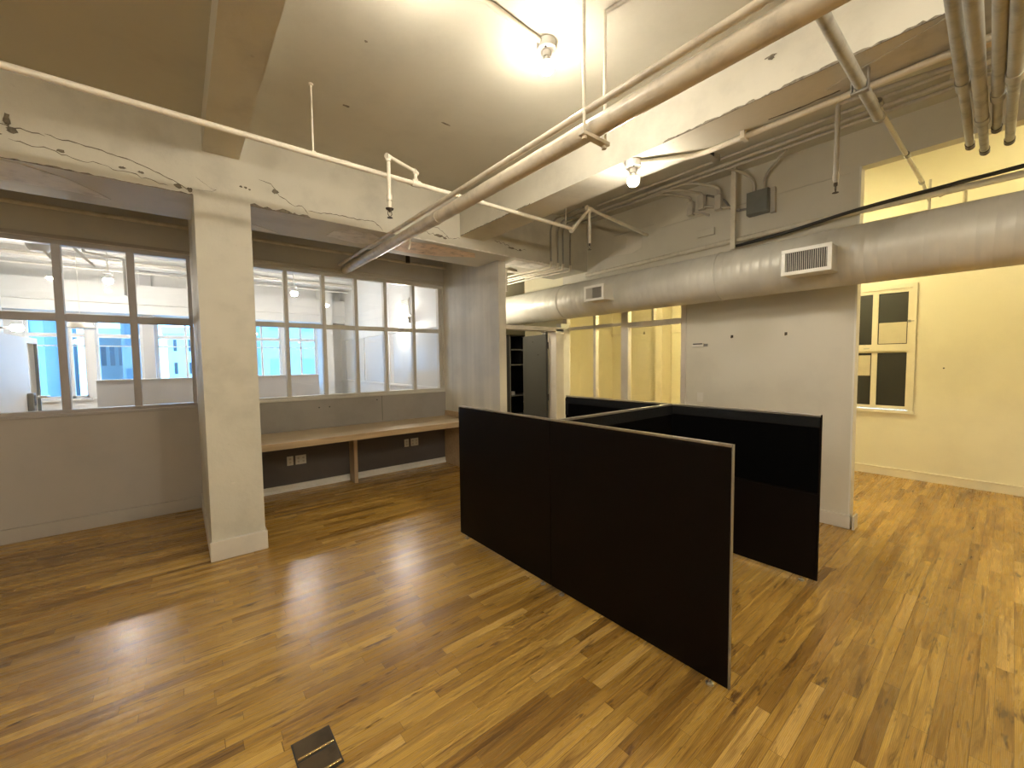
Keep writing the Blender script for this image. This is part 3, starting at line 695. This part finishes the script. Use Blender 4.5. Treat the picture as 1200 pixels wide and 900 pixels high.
MB().tube([(3.74, .858, 2.88), (3.74, .858, 3.43), (3.80, .10, 3.40)], .016, 12, .03).build('drop_pipe', M['conduit'], dr); head(3.74, .858, 2.88, dr)
MB().tube([(3.74, .858, 2.9), (3.74, .858, 2.94)], .02, 12).build('coupling', M['conduit'], dr)

# pipes in the upper right that run across toward the yellow room
def capped(a, b, r, label, fr, mat='pipe_grey'):
    a, b = Vector(a), Vector(b); e = empty('ceiling_pipe', tuple(a), label, 'pipe')
    u = (b - a).normalized(); m = a.lerp(b, fr)
    MB().tube([a, m], r, 18).build('pipe_run', M[mat], e)
    MB().tube([m - u * .045, m + u * .045], r * 1.18, 18).build('coupling', M[mat], e)
    MB().tube([m, b - u * .06], r * .84, 18).build('pipe_run', M[mat], e)
    MB().tube([b - u * .08, b], r * .98, 18).build('end_cap', M['dark_cap'], e)
capped((1.93, .175, 2.877), (4.044, .226, 2.975), .0235, 'grey capped pipe, leftmost of the four pipes ending before the yellow opening', .50)
capped((1.93, .129, 2.841), (4.223, .170, 2.975), .025, 'grey capped pipe, second from left of the four pipes ending before the yellow opening', .70)
capped((1.93, .059, 2.79), (3.872, .113, 2.975), .023, 'grey capped pipe, third from left of the four pipes ending before the yellow opening', .66)
capped((1.93, .02, 2.77), (4.151, .065, 2.975), .0245, 'grey capped pipe, rightmost of the four pipes ending before the yellow opening', .45)
o = MB().tube([(1.93, .553, 3.045), (3.165, .535, 2.985)], .026, 20, caps=True).build('stub_pipe', M['pipe_grey'], None, 0, (1.95, .545, 2.985)); tag(o, 'open ended grey pipe slanting below the deep beam from behind the thick pipe', 'pipe')
MB().box(2.74, 2.77, .512, .576, 2.965, 2.975).box(2.74, 2.77, .508, .514, 2.965, 3.08).box(2.74, 2.77, .574, .580, 2.965, 3.08).build('strap', M['steel'], o)
MB().tube([(3.145, .5353, 2.986), (3.17, .535, 2.985)], .029, 20).build('end_ring', M['pipe_grey'], o)
tp = empty('thin_pipe', (3.3, .58, 3.2), 'thin shiny pipe passing through the yellow opening above the duct', 'pipe')
MB().tube([(3.3, .60, 3.2), (5.35, .58, 3.2)], .015, 12).build('pipe_run', M['pipe_pale'], tp)
for x in (3.45, 4.5, 5.3): MB().tube([(x - .03, .585, 3.2), (x + .03, .585, 3.2)], .02, 12).build('coupling', M['steel'], tp)
vb = empty('valve_stem', (5.62, .55, 3.05), 'small pipe fitting with stems hanging inside the yellow opening', 'fitting')
MB().tube([(5.35, .58, 3.2), (5.62, .56, 3.1)], .012, 10).tube([(5.62, .56, 3.02), (5.62, .56, 3.30)], .010, 10).tube([(5.62, .50, 3.12), (5.62, .40, 3.16)], .012, 10).build('stem', M['conduit'], vb)
MB().tube([(5.62, .33, 2.75), (5.62, .33, 3.22)], .014, 10).tube([(5.62, .28, 3.22), (5.62, .38, 3.22)], .016, 10).build('post', M['trim_warm_lit'], vb)

# long runs along the bay between beam and wall
def run(x, z, y0, y1, r, mat, label, cat='conduit', name='ceiling_conduit'):
    return pipe(name, [(x, y0, z), (x, y1, z)], r, mat, label, cat)
o = pipe('lamp_conduit', [(2.66, 1.80, 3.06), (2.74, 1.68, 3.055), (2.905, 1.45, 3.055), (2.905, -3.9, 3.055)], .018, 'pipe_pale', 'pale conduit feeding the caged bulb along the underside of the deep beam', 'conduit', .08)
MB().box(2.865, 2.943, 1.14, 1.165, 3.034, 3.079).build('strap', M['pipe_pale'], o)
run(4.33, 3.63, -3.9, 3.5, .014, 'conduit', 'innermost of the conduits on the narrow bay ceiling')
run(4.46, 3.62, -3.9, 3.6, .017, 'conduit', 'middle one of the conduits on the narrow bay ceiling')
run(4.57, 3.62, -3.9, 3.7, .015, 'conduit', 'outermost of the conduits on the narrow bay ceiling, nearest the wall')
run(3.15, 3.63, -3.9, .9, .02, 'pipe_grey', 'grey pipe on the narrow bay ceiling tight to the deep beam', 'pipe', 'ceiling_pipe')
run(3.75, 3.60, -3.9, .75, .03, 'conduit', 'fat pale pipe on the ceiling above the four capped pipes', 'pipe', 'ceiling_pipe')
br = empty('ceiling_bracket', (3.62, .45, ZC2), 'small dark bracket hooked to the narrow bay ceiling', 'bracket')
MB().box(3.59, 3.65, .42, .48, 3.50, ZC2).box(3.56, 3.68, .40, .50, 3.64, ZC2).build('bracket_body', M['dark_cap'], br)
br = empty('ceiling_bracket', (4.18, 1.95, ZC2), 'slotted metal bracket beside the grey junction box conduits', 'bracket')
MB().box(4.05, 4.30, 1.93, 1.99, 3.6, 3.64).box(4.05, 4.08, 1.93, 1.99, 3.6, ZC2).box(4.27, 4.30, 1.93, 1.99, 3.6, ZC2).build('channel', M['conduit'], br)
MB().box(4.07, 4.16, 1.925, 1.93, 3.605, 3.635).build('slot', M['slot'], br)

# conduit drops to small boxes on the wall
def drop(y, zb, x, label):
    e = empty('conduit_drop', (x, y, zb), label, 'conduit')
    MB().tube([(x - .22, y + .75, 3.60), (x - .2, y + .25, 3.60), (x, y, 3.52), (x, y, zb + .1)], .014, 12, .12).build('bent_conduit', M['conduit'], e)
    MB().box(x - .03, x + .035, y - .035, y + .035, zb - .05, zb + .11).build('conduit_body', M['conduit'], e, .006)
    MB().tube([(x, y, zb - .02), (x + .02, y - .12, zb - .05), (x + .05, y - .2, zb - .09)], .012, 10, .03).build('branch', M['conduit'], e)
drop(2.47, 3.36, 4.76, 'bent conduit drop with fitting, farthest from the grey junction box')
drop(2.33, 3.385, 4.74, 'middle bent conduit drop with fitting near the grey junction box')
drop(2.13, 3.32, 4.72, 'bent conduit drop with fitting, nearest the grey junction box')
jb = empty('junction_box', (4.8, 1.755, 3.25), 'grey square junction box high on the wall above the duct', 'junction box')
B(4.755, 4.845, 1.645, 1.855, 3.135, 3.37).build('box_body', M['greybox'], jb, .004)
B(4.74, 4.755, 1.65, 1.85, 3.14, 3.365).build('cover', M['greybox'], jb, .003)
B(4.80, 4.846, 1.60, 1.646, 3.12, 3.375).build('side_plate', M['conduit'], jb, .003)
for y, p in ((1.80, (4.55, 2.0)), (1.70, (4.62, 1.45))):
    MB().tube([(4.80, y, 3.37), (4.80, y, 3.5), (p[0] + .12, (y + p[1]) / 2, 3.6), (p[0], p[1], 3.62)], .013, 10, .08).build('feeder_conduit', M['conduit'], jb)
MB().tube([(4.80, 1.86, 3.22), (4.80, 2.02, 3.24), (4.80, 2.1, 3.4), (4.8, 2.3, 3.5)], .012, 10, .08).build('feeder_conduit', M['steel'], jb)
tag(B(4.68, 4.705, 1.935, 1.985, 2.80, ZC2).build('duct_strut', M['pipe_pale'], None, .002), 'flat pale strut dropping to the top of the round duct', 'strut')
tag(MB().box(4.82, 4.846, 2.22, 2.42, 3.05, 3.13).build('wall_box', M['wall'], None, .003), 'small painted over cover on the wall above the duct', 'cover')
pipe('wall_pipe', [(4.80, -3.9, 2.94), (4.80, 1.1, 2.93), (4.80, 4.1, 2.89)], .026, 'pipe_pale', 'cream pipe running on the wall just above the round duct')
pipe('black_cable', [(4.76, -3.9, 3.0), (4.76, -.2, 2.985), (4.755, .9, 2.94), (4.765, 1.5, 2.87), (4.765, 1.96, 2.845)], .016, 'slot', 'dark cable sagging along the wall just above the round duct', 'cable', .2)

# conduits down the beam face and bundle under the beam
for i, x in enumerate((4.06, 4.20, 4.30, 4.45)):
    nm = ('first', 'second', 'third', 'fourth')[i]
    e = pipe('conduit_drop', [(x + .05, 3.55, 3.58), (x, 4.02, 3.55), (x, 4.095, 3.45), (x, 4.095, 2.93)], .012, 'pipe_grey', nm + ' of four thin conduits down the beam face, counted from the stub wall', 'conduit', .08)
    MB().tube([(x, 4.095, 2.95), (x, 4.11, 2.915), (x - .12, 4.75, 2.905), (x - .14, 5.4, 2.9)], .014, 12, .03).tube([(x, 4.095, 2.93), (x, 4.095, 2.99)], .02, 12).build('under_beam_run', M['pipe_pale'], e)
pipe('short_pipe', [(3.68, 4.62, 2.62), (3.68, 4.62, 2.93), (3.9, 4.66, 2.94)], .018, 'pipe_pale', 'short white pipe dropping under the beam above the door frame', 'pipe', .03)
pipe('ceiling_pipe', [(-3.9, 5.70, 3.10), (.148, 5.70, 3.10)], .02, 'pipe', 'cream pipe on the wall above the left interior windows', 'pipe')
pipe('ceiling_pipe', [(.535, 5.70, 3.09), (3.32, 5.70, 3.09)], .02, 'pipe', 'cream pipe on the wall above the desk windows', 'pipe')
hd_ = MB().lathe((2.62, 5.55, 3.05), [(.002, 0), (.03, 0), (.03, .1), (.012, .12), (.002, .12)], 14).tube([(2.62, 5.55, 3.15), (2.62, 5.55, ZC)], .012, 10)
tag(hd_.build('hanging_fitting', M['dark_cap'], None, 0, (2.62, 5.55, 3.1)), 'small dark fitting hanging over the desk windows', 'fitting')

# ------------------------------------------------------------------ lamps
def lamp(x, y, z, label, bulbmat='bulb', r=.043):
    e = empty('bare_bulb_lamp', (x, y, z), label, 'lamp')
    MB().lathe((x, y, z), [(.002, 0), (.058, 0), (.058, -.045), (.05, -.052), (.03, -.055), (.002, -.055)], 24).build('junction_base', M['porcelain'], e)
    MB().lathe((x, y, z - .055), [(.002, 0), (.028, 0), (.026, -.03), (.002, -.03)], 20).build('socket', M['porcelain'], e)
    for a in (0.7, 3.8):
        MB().lathe((x + .045 * math.cos(a), y + .045 * math.sin(a), z - .052), [(.001, 0), (.006, 0), (.006, -.004), (.001, -.004)], 8).build('screw', M['slot'], e)
    prof = [(.002, 0), (.014, 0), (.016, -.012), (.028, -.03)]
    for k in range(9):
        t = k / 8 * math.pi * .62 + math.pi * .38
        prof.append((max(.002, r * math.sin(t)), -.058 + r * math.cos(t)))
    col_ = prof[:4] + [(r * math.sin(math.pi * .25), -.058 + r * math.cos(math.pi * .25)), (r * math.sin(math.pi * .32), -.058 + r * math.cos(math.pi * .32)), (r * math.sin(math.pi * .385) + .001, -.058 + r * math.cos(math.pi * .385))]
    MB().lathe((x, y, z - .083), col_, 22).build('bulb_collar', M['porcelain'], e)
    MB().lathe((x, y, z - .083), prof[4:], 22).build('bulb', M[bulbmat], e)
    return e
L1 = lamp(1.80, 1.84, ZC, 'lit bare bulb on the ceiling beside the thick cream pipe')
dup(L1, (.93, 1.80, ZC), 'lit bare bulb on the ceiling at the upper edge of the view')
L3 = lamp(2.66, 1.82, 3.08, 'lit bare bulb under the deep chipped beam')
pipe('ceiling_conduit', [(1.75, 1.84, ZC - .016), (.98, 1.80, ZC - .016)], .0145, 'pipe', 'conduit on the ceiling linking the two bare bulbs', 'conduit')
RL = lamp(-1.9, -.5, ZC, 'unseen bulb added on the ceiling behind the viewer for fill', 'bulb_fill'); RL['group'] = 'unseen fill bulbs behind the viewer'  # unseen bulbs, added behind the camera to brighten the room
for p in ((1.2, -1.0, ZC), (-1.2, -1.8, ZC), (1.7, -2.9, ZC)):
    dup(RL, p, 'unseen bulb added on the ceiling behind the viewer for fill', 'unseen fill bulbs behind the viewer')
# closet lamp
cw = empty('wall_lamp', (3.45, 5.3, 2.5), 'lit lamp behind the streaked stub wall shining on the round duct', 'lamp')
MB().lathe((3.45, 5.3, 2.5), [(.002, 0), (.055, 0), (.055, .04), (.03, .05), (.03, .09), (.002, .09)], 20, 'x').build('base', M['porcelain'], cw)
MB().lathe((3.53, 5.3, 2.5), [(.002, 0), (.03, .01), (.05, .05), (.045, .09), (.002, .12)], 20, 'x').build('bulb', M['bulb_hall'], cw)
# yellow room lamps
def tube_lamp(x, y, z, label):
    e = empty('strip_light', (x, y, z), label, 'light')
    B(x - .06, x + .06, y - .5, y + .5, z - .05, z).build('housing', M['white'], e, .004)
    if z < ZC2 + .5 and z > 3: MB().tube([(x, y, z), (x, y, 5.0)], .01, 8).build('stem', M['white'], e)
    MB().tube([(x, y - .47, z - .075), (x, y + .47, z - .075)], .02, 14).build('tube', M['bulb_yellow2'], e)
M['bulb_yellow2'] = emit('lit_fluorescent_tube', (1.0, .85, .46), 330)
tube_lamp(6.5, -1.3, 3.9, 'warm strip light on the ceiling of the yellow lit room')
tube_lamp(5.9, 1.9, 3.4, 'warm strip light hidden behind the duct wall in the yellow lit room')
tube_lamp(5.5, 3.1, 2.72, 'unseen warm strip light added inside the glazed partition to light its room')  # added out of sight to light the glazed room; flat fixture stays unlit

# ------------------------------------------------------------------ fittings on the walls
th = empty('thermostat', (XW, 2.375, 1.78), 'small white thermostat on the cream wall beside the glazed partition', 'thermostat')
B(XW - .02, XW, 2.33, 2.465, 1.765, 1.81).build('housing', M['plastic'], th, .003)
B(XW - .022, XW - .019, 2.34, 2.455, 1.795, 1.807).build('display', M['slot'], th)
B(XW - .012, XW, 2.285, 2.325, 1.77, 1.80).build('bracket', M['steel'], th, .002)
for y, lb in ((2.013, 'small dark wall hook nearer the thermostat'), (1.486, 'small dark wall hook nearer the end of the duct wall')):
    h = MB().tube([(XW, y, 1.875), (XW - .025, y, 1.875), (XW - .025, y, 1.85)], .006, 8, .008).box(XW - .004, XW, y - .012, y + .012, 1.855, 1.885)
    tag(h.build('wall_hook', M['dark_cap'], None, 0, (XW, y, 1.865)), lb, 'hook')
sw = empty('light_switch', (XW, 2.365, 1.165), 'white switch plate on the cream wall below the thermostat', 'switch')
B(XW - .008, XW, 2.33, 2.40, 1.108, 1.222).build('cover_plate', M['plastic'], sw, .002)
B(XW - .014, XW - .008, 2.358, 2.372, 1.15, 1.18).build('toggle', M['plastic'], sw, .002)

# ------------------------------------------------------------------ floor box
fb = empty('floor_outlet_box', (.375, 1.75, 0), 'dark bronze floor outlet box with two lids set in the oak floor', 'floor box')
def lid(y0, y1):
    o = MB().box(.303, .447, y0, y1, .001, .008).build('lid', M['bronze'], fb, .002)
    MB().box(.306, .444, y0 + .001, y0 + .010, .008, .0115).build('lid_lip', M['brass'], o, .001)
lid(1.778, 1.876); lid(1.67, 1.768)
B(.298, .452, 1.664, 1.882, .0005, .004).build('rim', M['slot'], fb)

# ------------------------------------------------------------------ far room behind the interior windows
YE = 11.1
struct(B(-4.2, 3.45, YW + .14, YE + .4, 3.55, 3.7).build('ceiling', M['room_white']), 'white ceiling of the room behind the gridded windows', 'ceiling')
struct(B(3.33, 3.45, YW + .14, 8.0, 0, 3.6).build('wall_far_right', M['room_white']), 'white side wall of the room behind the windows', 'wall')
struct(B(3.32, 3.45, 8.0, YE + .3, 0, 3.6).build('wall_far_right', M['room_white']), 'white side wall near the outside windows', 'wall')
o = MB().box(3.29, 3.33, 5.95, YE, 1.17, 1.21).box(3.30, 3.33, 5.95, YE, 2.20, 2.30); struct(o.build('trim_4', M['room_white'], None, .004), 'white rails along the glossy boards in the far room', 'trim')
wb = MB()
for a_, b2 in ((5.97, 6.75), (6.85, 7.75), (7.98, 9.3), (9.4, 10.7)): wb.box(3.305, 3.325, a_, b2, 1.215, 2.195)
struct(wb.build('wall_panel', M['whiteboard']), 'glossy pale boards on the side wall of the far room reflecting windows', 'wall')
vt = empty('wall_vent', (3.32, 7.15, 2.62), 'square grey vent high on the side wall of the far room', 'vent')
B(3.295, 3.33, 6.98, 7.33, 2.48, 2.80).build('vent_frame', M['room_white'], vt, .003)
g = MB()
for k in range(10): g.box(3.285, 3.296, 7.0, 7.31, 2.50 + k * .029, 2.515 + k * .029)
g.build('grille', M['conduit'], vt)
# outside wall with windows
segs = [(-2.1, -1.62), (-1.56, -1.33), (-1.21, -.54), (-.33, .62), (.75, 1.93), (2.02, 2.72)]
wm = MB(); zs, zh = 1.02, 2.56
xs = -4.2
for a_, b2 in segs:
    wm.box(xs, a_, YE, YE + .25, 0, 3.55); wm.box(a_, b2, YE, YE + .25, 0, zs); wm.box(a_, b2, YE, YE + .25, zh, 3.55); xs = b2
wm.box(xs, 3.5, YE, YE + .25, 0, 3.55)
struct(wm.build('wall_outside', M['room_white']), 'white outside wall of the far room with blue lit windows', 'wall')
struct(B(-4.0, 3.32, YE - .35, YE, 2.62, 3.18).build('concrete_beam', M['room_white']), 'white beam above the outside windows of the far room', 'beam')
struct(MB().box(-4.0, 3.32, YE - .40, YE - .35, 2.80, 2.83).build('trim_5', M['room_white']), 'ledge line on the far white beam', 'trim')
wl_ = ['with a bluish tower outside, farthest from the square column', 'narrow pane next to a white pier', 'showing a teal block outside', 'showing a white block outside', 'right behind the edge of the square column', 'beside the far corner column']
for i, (a_, b2) in enumerate(segs):
    e = empty('window_%d' % (5 + i), ((a_ + b2) / 2, YE + .1, zs), 'outside window of the far room ' + wl_[i], 'window', None, 'structure')
    f = MB(); w_ = b2 - a_
    f.box(a_, b2, YE + .06, YE + .12, zs, zs + .05).box(a_, b2, YE + .06, YE + .12, zh - .05, zh).box(a_, a_ + .04, YE + .06, YE + .12, zs, zh).box(b2 - .04, b2, YE + .06, YE + .12, zs, zh)
    f.box(a_, b2, YE + .05, YE + .13, 2.17, 2.24).box(a_, b2, YE + .06, YE + .12, 2.0, 2.02)
    nm_ = max(1, round(w_ / .45))
    for k in range(1, nm_): f.box(a_ + w_ * k / nm_ - .02, a_ + w_ * k / nm_ + .02, YE + .06, YE + .12, zs, zh)
    f.build('window_frame', M['room_white'], e)
    B(a_ + .01, b2 - .01, YE + .085, YE + .09, zs + .01, zh - .01).build('window_glass', M['glass_ext'], e)
    B(a_ - .05, b2 + .05, YE - .06, YE + .06, zs - .04, zs).build('window_sill', M['room_white'], e)
struct(B(-1.03, 2.28, 9.25, 9.35, 0, 1.385).build('wall_low', M['half']), 'low grey wall standing in front of the outside windows', 'wall')
struct(B(-1.05, 2.30, 9.23, 9.37, 1.385, 1.40).build('trim_6', M['room_white']), 'white cap of the low grey wall', 'trim')
struct(MB().box(-1.66, -1.58, 6.6, 8.4, 0, 2.02).build('wall_far_left', M['room_white']), 'white low partition at the side of the far room', 'wall')
struct(MB().box(-4.0, -2.16, 10.2, 10.3, 0, 3.55).build('wall_far_side', M['room_white']), 'white wall beside the tall outside window', 'wall')
d2 = empty('door_2', (-1.62, 8.65, 0), 'white framed glass door at the end of the low far partition', 'door', None, 'structure')
MB().box(-1.66, -1.58, 8.4, 8.46, 0, 2.03).box(-1.66, -1.58, 8.95, 9.01, 0, 2.03).box(-1.66, -1.58, 8.46, 8.95, 1.95, 2.03).build('door_frame', M['room_white'], d2)
MB().box(-1.60, -1.57, 8.90, 8.93, 0, 1.95).build('door_edge', M['bld_blue'], d2)
MB().tube([(-1.56, 8.6, 1.2), (-1.46, 8.6, 1.2), (-1.46, 8.75, 1.2)], .016, 8, .02).build('door_handle', M['alu'], d2)
bx_ = empty('keypad_lock', (-1.55, 8.36, 1.15), 'dark keypad box beside the handle of the far glass door', 'lock')
B(-1.58, -1.52, 8.28, 8.40, 1.02, 1.27).build('housing', M['greybox'], bx_, .01)
B(-1.52, -1.515, 8.3, 8.38, 1.10, 1.24).build('keys', M['slot'], bx_)

# far room lamps and ceiling services
F1 = lamp(-.81, 9.2, 3.13, 'lit bulb in the far room seen through the left run of windows', 'bulb_dim', .06)
MB().tube([(-.81, 9.2, 3.12), (-.81, 9.2, 3.55)], .012, 10).build('stem', M['white'], F1)
dup(F1, (1.80, 8.85, 3.13), 'lit bulb in the far room seen above the desk')
S1 = empty('wall_lamp', (3.3, 7.16, 2.36), 'lit wall lamp under the grey vent in the far room', 'lamp')
MB().box(3.24, 3.33, 6.92, 6.99, 2.33, 2.45).tube([(3.28, 6.95, 2.4), (3.22, 7.1, 2.37)], .012, 8).build('bracket', M['steel'], S1)
MB().lathe((3.2, 7.16, 2.36), [(.002, -.05), (.035, -.04), (.045, 0), (.035, .04), (.002, .05)], 16, 'y').build('bulb', M['bulb_dim'], S1)
S2 = empty('wall_lamp', (-1.9, 8.0, 2.15), 'lit lamp above the low far partition', 'lamp')
MB().tube([(-2.05, 9.0, 2.18), (-1.78, 9.0, 2.18)], .016, 8).tube([(-2.0, 9.0, 2.18), (-2.0, 9.0, 3.55)], .01, 8).build('arm', M['steel'], S2)
MB().lathe((-1.76, 9.0, 2.18), [(.002, -.07), (.04, -.05), (.05, 0), (.04, .05), (.002, .07)], 16, 'x').build('bulb', M['bulb_dim'], S2)
pipe('far_sprinkler_pipe', [(-.53, 8.0, 2.62), (-.53, 8.0, 3.05), (-.53, 8.0, 3.12), (-.95, 8.2, 3.2), (-.95, 8.2, 3.54)], .02, 'white', 'white sprinkler drop next to the far bulb', 'pipe', .03)
for i, (y, z, r) in enumerate(((6.5, 3.42, .03), (7.2, 3.45, .04), (7.9, 3.4, .02), (9.0, 3.46, .035), (9.9, 3.42, .03), (10.4, 3.35, .02))):
    pipe('far_ceiling_pipe', [(-3.9, y, z), (3.3, y, z)], r, ('pipe_pale', 'conduit', 'white')[i % 3], ('nearest', 'second', 'third', 'fourth', 'fifth', 'farthest')[i] + ' pipe along the far room ceiling, counted from the gridded windows', 'pipe')
for y in (6.5, 8.0, 10.1): struct(B(-4.0, 3.32, y - .12, y + .12, 3.38, 3.56).build('concrete_beam', M['room_white']), 'shallow white ceiling beam in the far room', 'beam')
fn = empty('duct_elbow', (-1.16, 7.0, 2.9), 'white round duct elbow under the far room ceiling', 'duct')
MB().lathe((-1.16, 7.0, 2.92), [(.002, .0), (.07, 0), (.09, .03), (.13, .16), (.14, .35), (.14, .63), (.002, .63)], 24).build('elbow', M['room_white'], fn)
for dx in (-.02, .28): MB().tube([(-1.2 + dx, 7.0, 3.05), (-1.0 + dx, 6.95, 2.80)], .014, 8).build('strap', M['white'], fn)
pd = empty('pendant_shade', (-1.16, 9.0, 2.34), 'grey cone lampshade hanging in front of the far windows', 'lamp')
MB().lathe((-1.13, 9.0, 2.20), [(.17, 0), (.175, .004), (.03, .20), (.002, .21), (.002, .202), (.16, .006)], 24).build('shade', M['conduit'], pd)
MB().tube([(-1.13, 9.0, 2.40), (-1.13, 9.0, 3.55)], .005, 6).build('cord', M['white'], pd)
for x, z in ((-.53, 1.9),): pass
struct(B(2.74, 2.98, YE - .5, YE, 0, 3.5).build('concrete_column', M['room_white']), 'white corner column of the far room', 'column')
struct(B(-.52, -.35, YE - .2, YE, 0, 3.5).build('concrete_column', M['half']), 'grey pier between the far outside windows', 'column')

# ------------------------------------------------------------------ buildings outside
def building(x0, x1, y, z0, z1, mat, wmat, nx, nz, label, wr=.55):
    e = empty('building', ((x0 + x1) / 2, y, z0), label, 'building')
    B(x0, x1, y, y + 8, z0, z1).build('wall', M[mat], e)
    B(x0 - .3, x1 + .3, y - .3, y + 8.2, z1, z1 + .5).build('parapet', M['bld_white'], e)
    dx, dz = (x1 - x0) / nx, (z1 - z0) / nz
    for i in range(nx):
        for k in range(nz):
            cx, cz = x0 + dx * (i + .5), z0 + dz * (k + .5)
            B(cx - dx * wr / 2, cx + dx * wr / 2, y - .05, y + .02, cz - dz * .25, cz + dz * .25).build('window', M[wmat], e)
building(-12, -4.7, 28, -12, 16, 'bld_blue', 'bld_win', 4, 8, 'blue grey tower outside the window beside the far glass door')
building(-4.0, -2.75, 38, -12, 3.6, 'bld_teal', 'bld_win', 3, 6, 'teal block outside the middle far windows')
building(-2.3, -1.6, 30, -12, 4.4, 'bld_grey', 'bld_win', 1, 7, 'slim dark block behind the grey pier')
building(-.6, 2.2, 42, -14, 4.1, 'bld_white', 'bld_win', 3, 10, 'white block with small square windows outside', .22)
building(4.2, 9.4, 30, -12, 14, 'bld_teal', 'bld_blue', 3, 7, 'pale teal tower outside the window behind the square column')
building(9.9, 11.5, 40, -12, 14, 'bld_grey', 'bld_win', 3, 10, 'grey gridded tower outside near the far corner column', .7)

# ------------------------------------------------------------------ world
wd = bpy.data.worlds.new('daylight'); scn.world = wd; wd.use_nodes = True
nt = wd.node_tree
for n_ in list(nt.nodes): nt.nodes.remove(n_)
wo = nt.nodes.new('ShaderNodeOutputWorld'); bg = nt.nodes.new('ShaderNodeBackground')
tc = nt.nodes.new('ShaderNodeTexCoord'); sx_ = nt.nodes.new('ShaderNodeSeparateXYZ'); nt.links.new(tc.outputs['Generated'], sx_.inputs[0])
cr = nt.nodes.new('ShaderNodeValToRGB'); cr.color_ramp.elements[0].position = .45; cr.color_ramp.elements[0].color = (.36, .64, 1.0, 1)
cr.color_ramp.elements[1].position = .9; cr.color_ramp.elements[1].color = (.35, .6, 1.0, 1)
mr = nt.nodes.new('ShaderNodeMath'); mr.operation = 'MULTIPLY_ADD'; mr.inputs[1].default_value = .5; mr.inputs[2].default_value = .5
nt.links.new(sx_.outputs[2], mr.inputs[0]); nt.links.new(mr.outputs[0], cr.inputs[0]); nt.links.new(cr.outputs[0], bg.inputs[0])
bg.inputs[1].default_value = 12
nt.links.new(bg.outputs[0], wo.inputs[0])

# ------------------------------------------------------------------ camera
cam = bpy.data.cameras.new('camera'); co = bpy.data.objects.new('camera', cam); col.objects.link(co)
yaw, pitch, roll = 6.83759432e-01, -5.54073501e-02, -1.19156957e-02
cy, sy = math.cos(yaw), math.sin(yaw)
fwd = Vector((sy * math.cos(pitch), cy * math.cos(pitch), math.sin(pitch)))
r0 = Vector((cy, -sy, 0)); u0 = r0.cross(fwd)
r1 = r0 * math.cos(roll) + u0 * math.sin(roll); u1 = -r0 * math.sin(roll) + u0 * math.cos(roll)
mt = Matrix((r1, u1, -fwd)).transposed().to_4x4(); mt.translation = (0, 0, 1.62)
co.matrix_world = mt
cam.sensor_width = 36; cam.lens = 478.7 / 1200 * 36; cam.clip_start = .05; cam.clip_end = 300
scn.camera = co
scn.view_settings.view_transform = 'Standard'; scn.view_settings.look = 'None'
scn.view_settings.exposure = 0.0; scn.view_settings.gamma = 1.0; scn.view_settings.use_curve_mapping = False
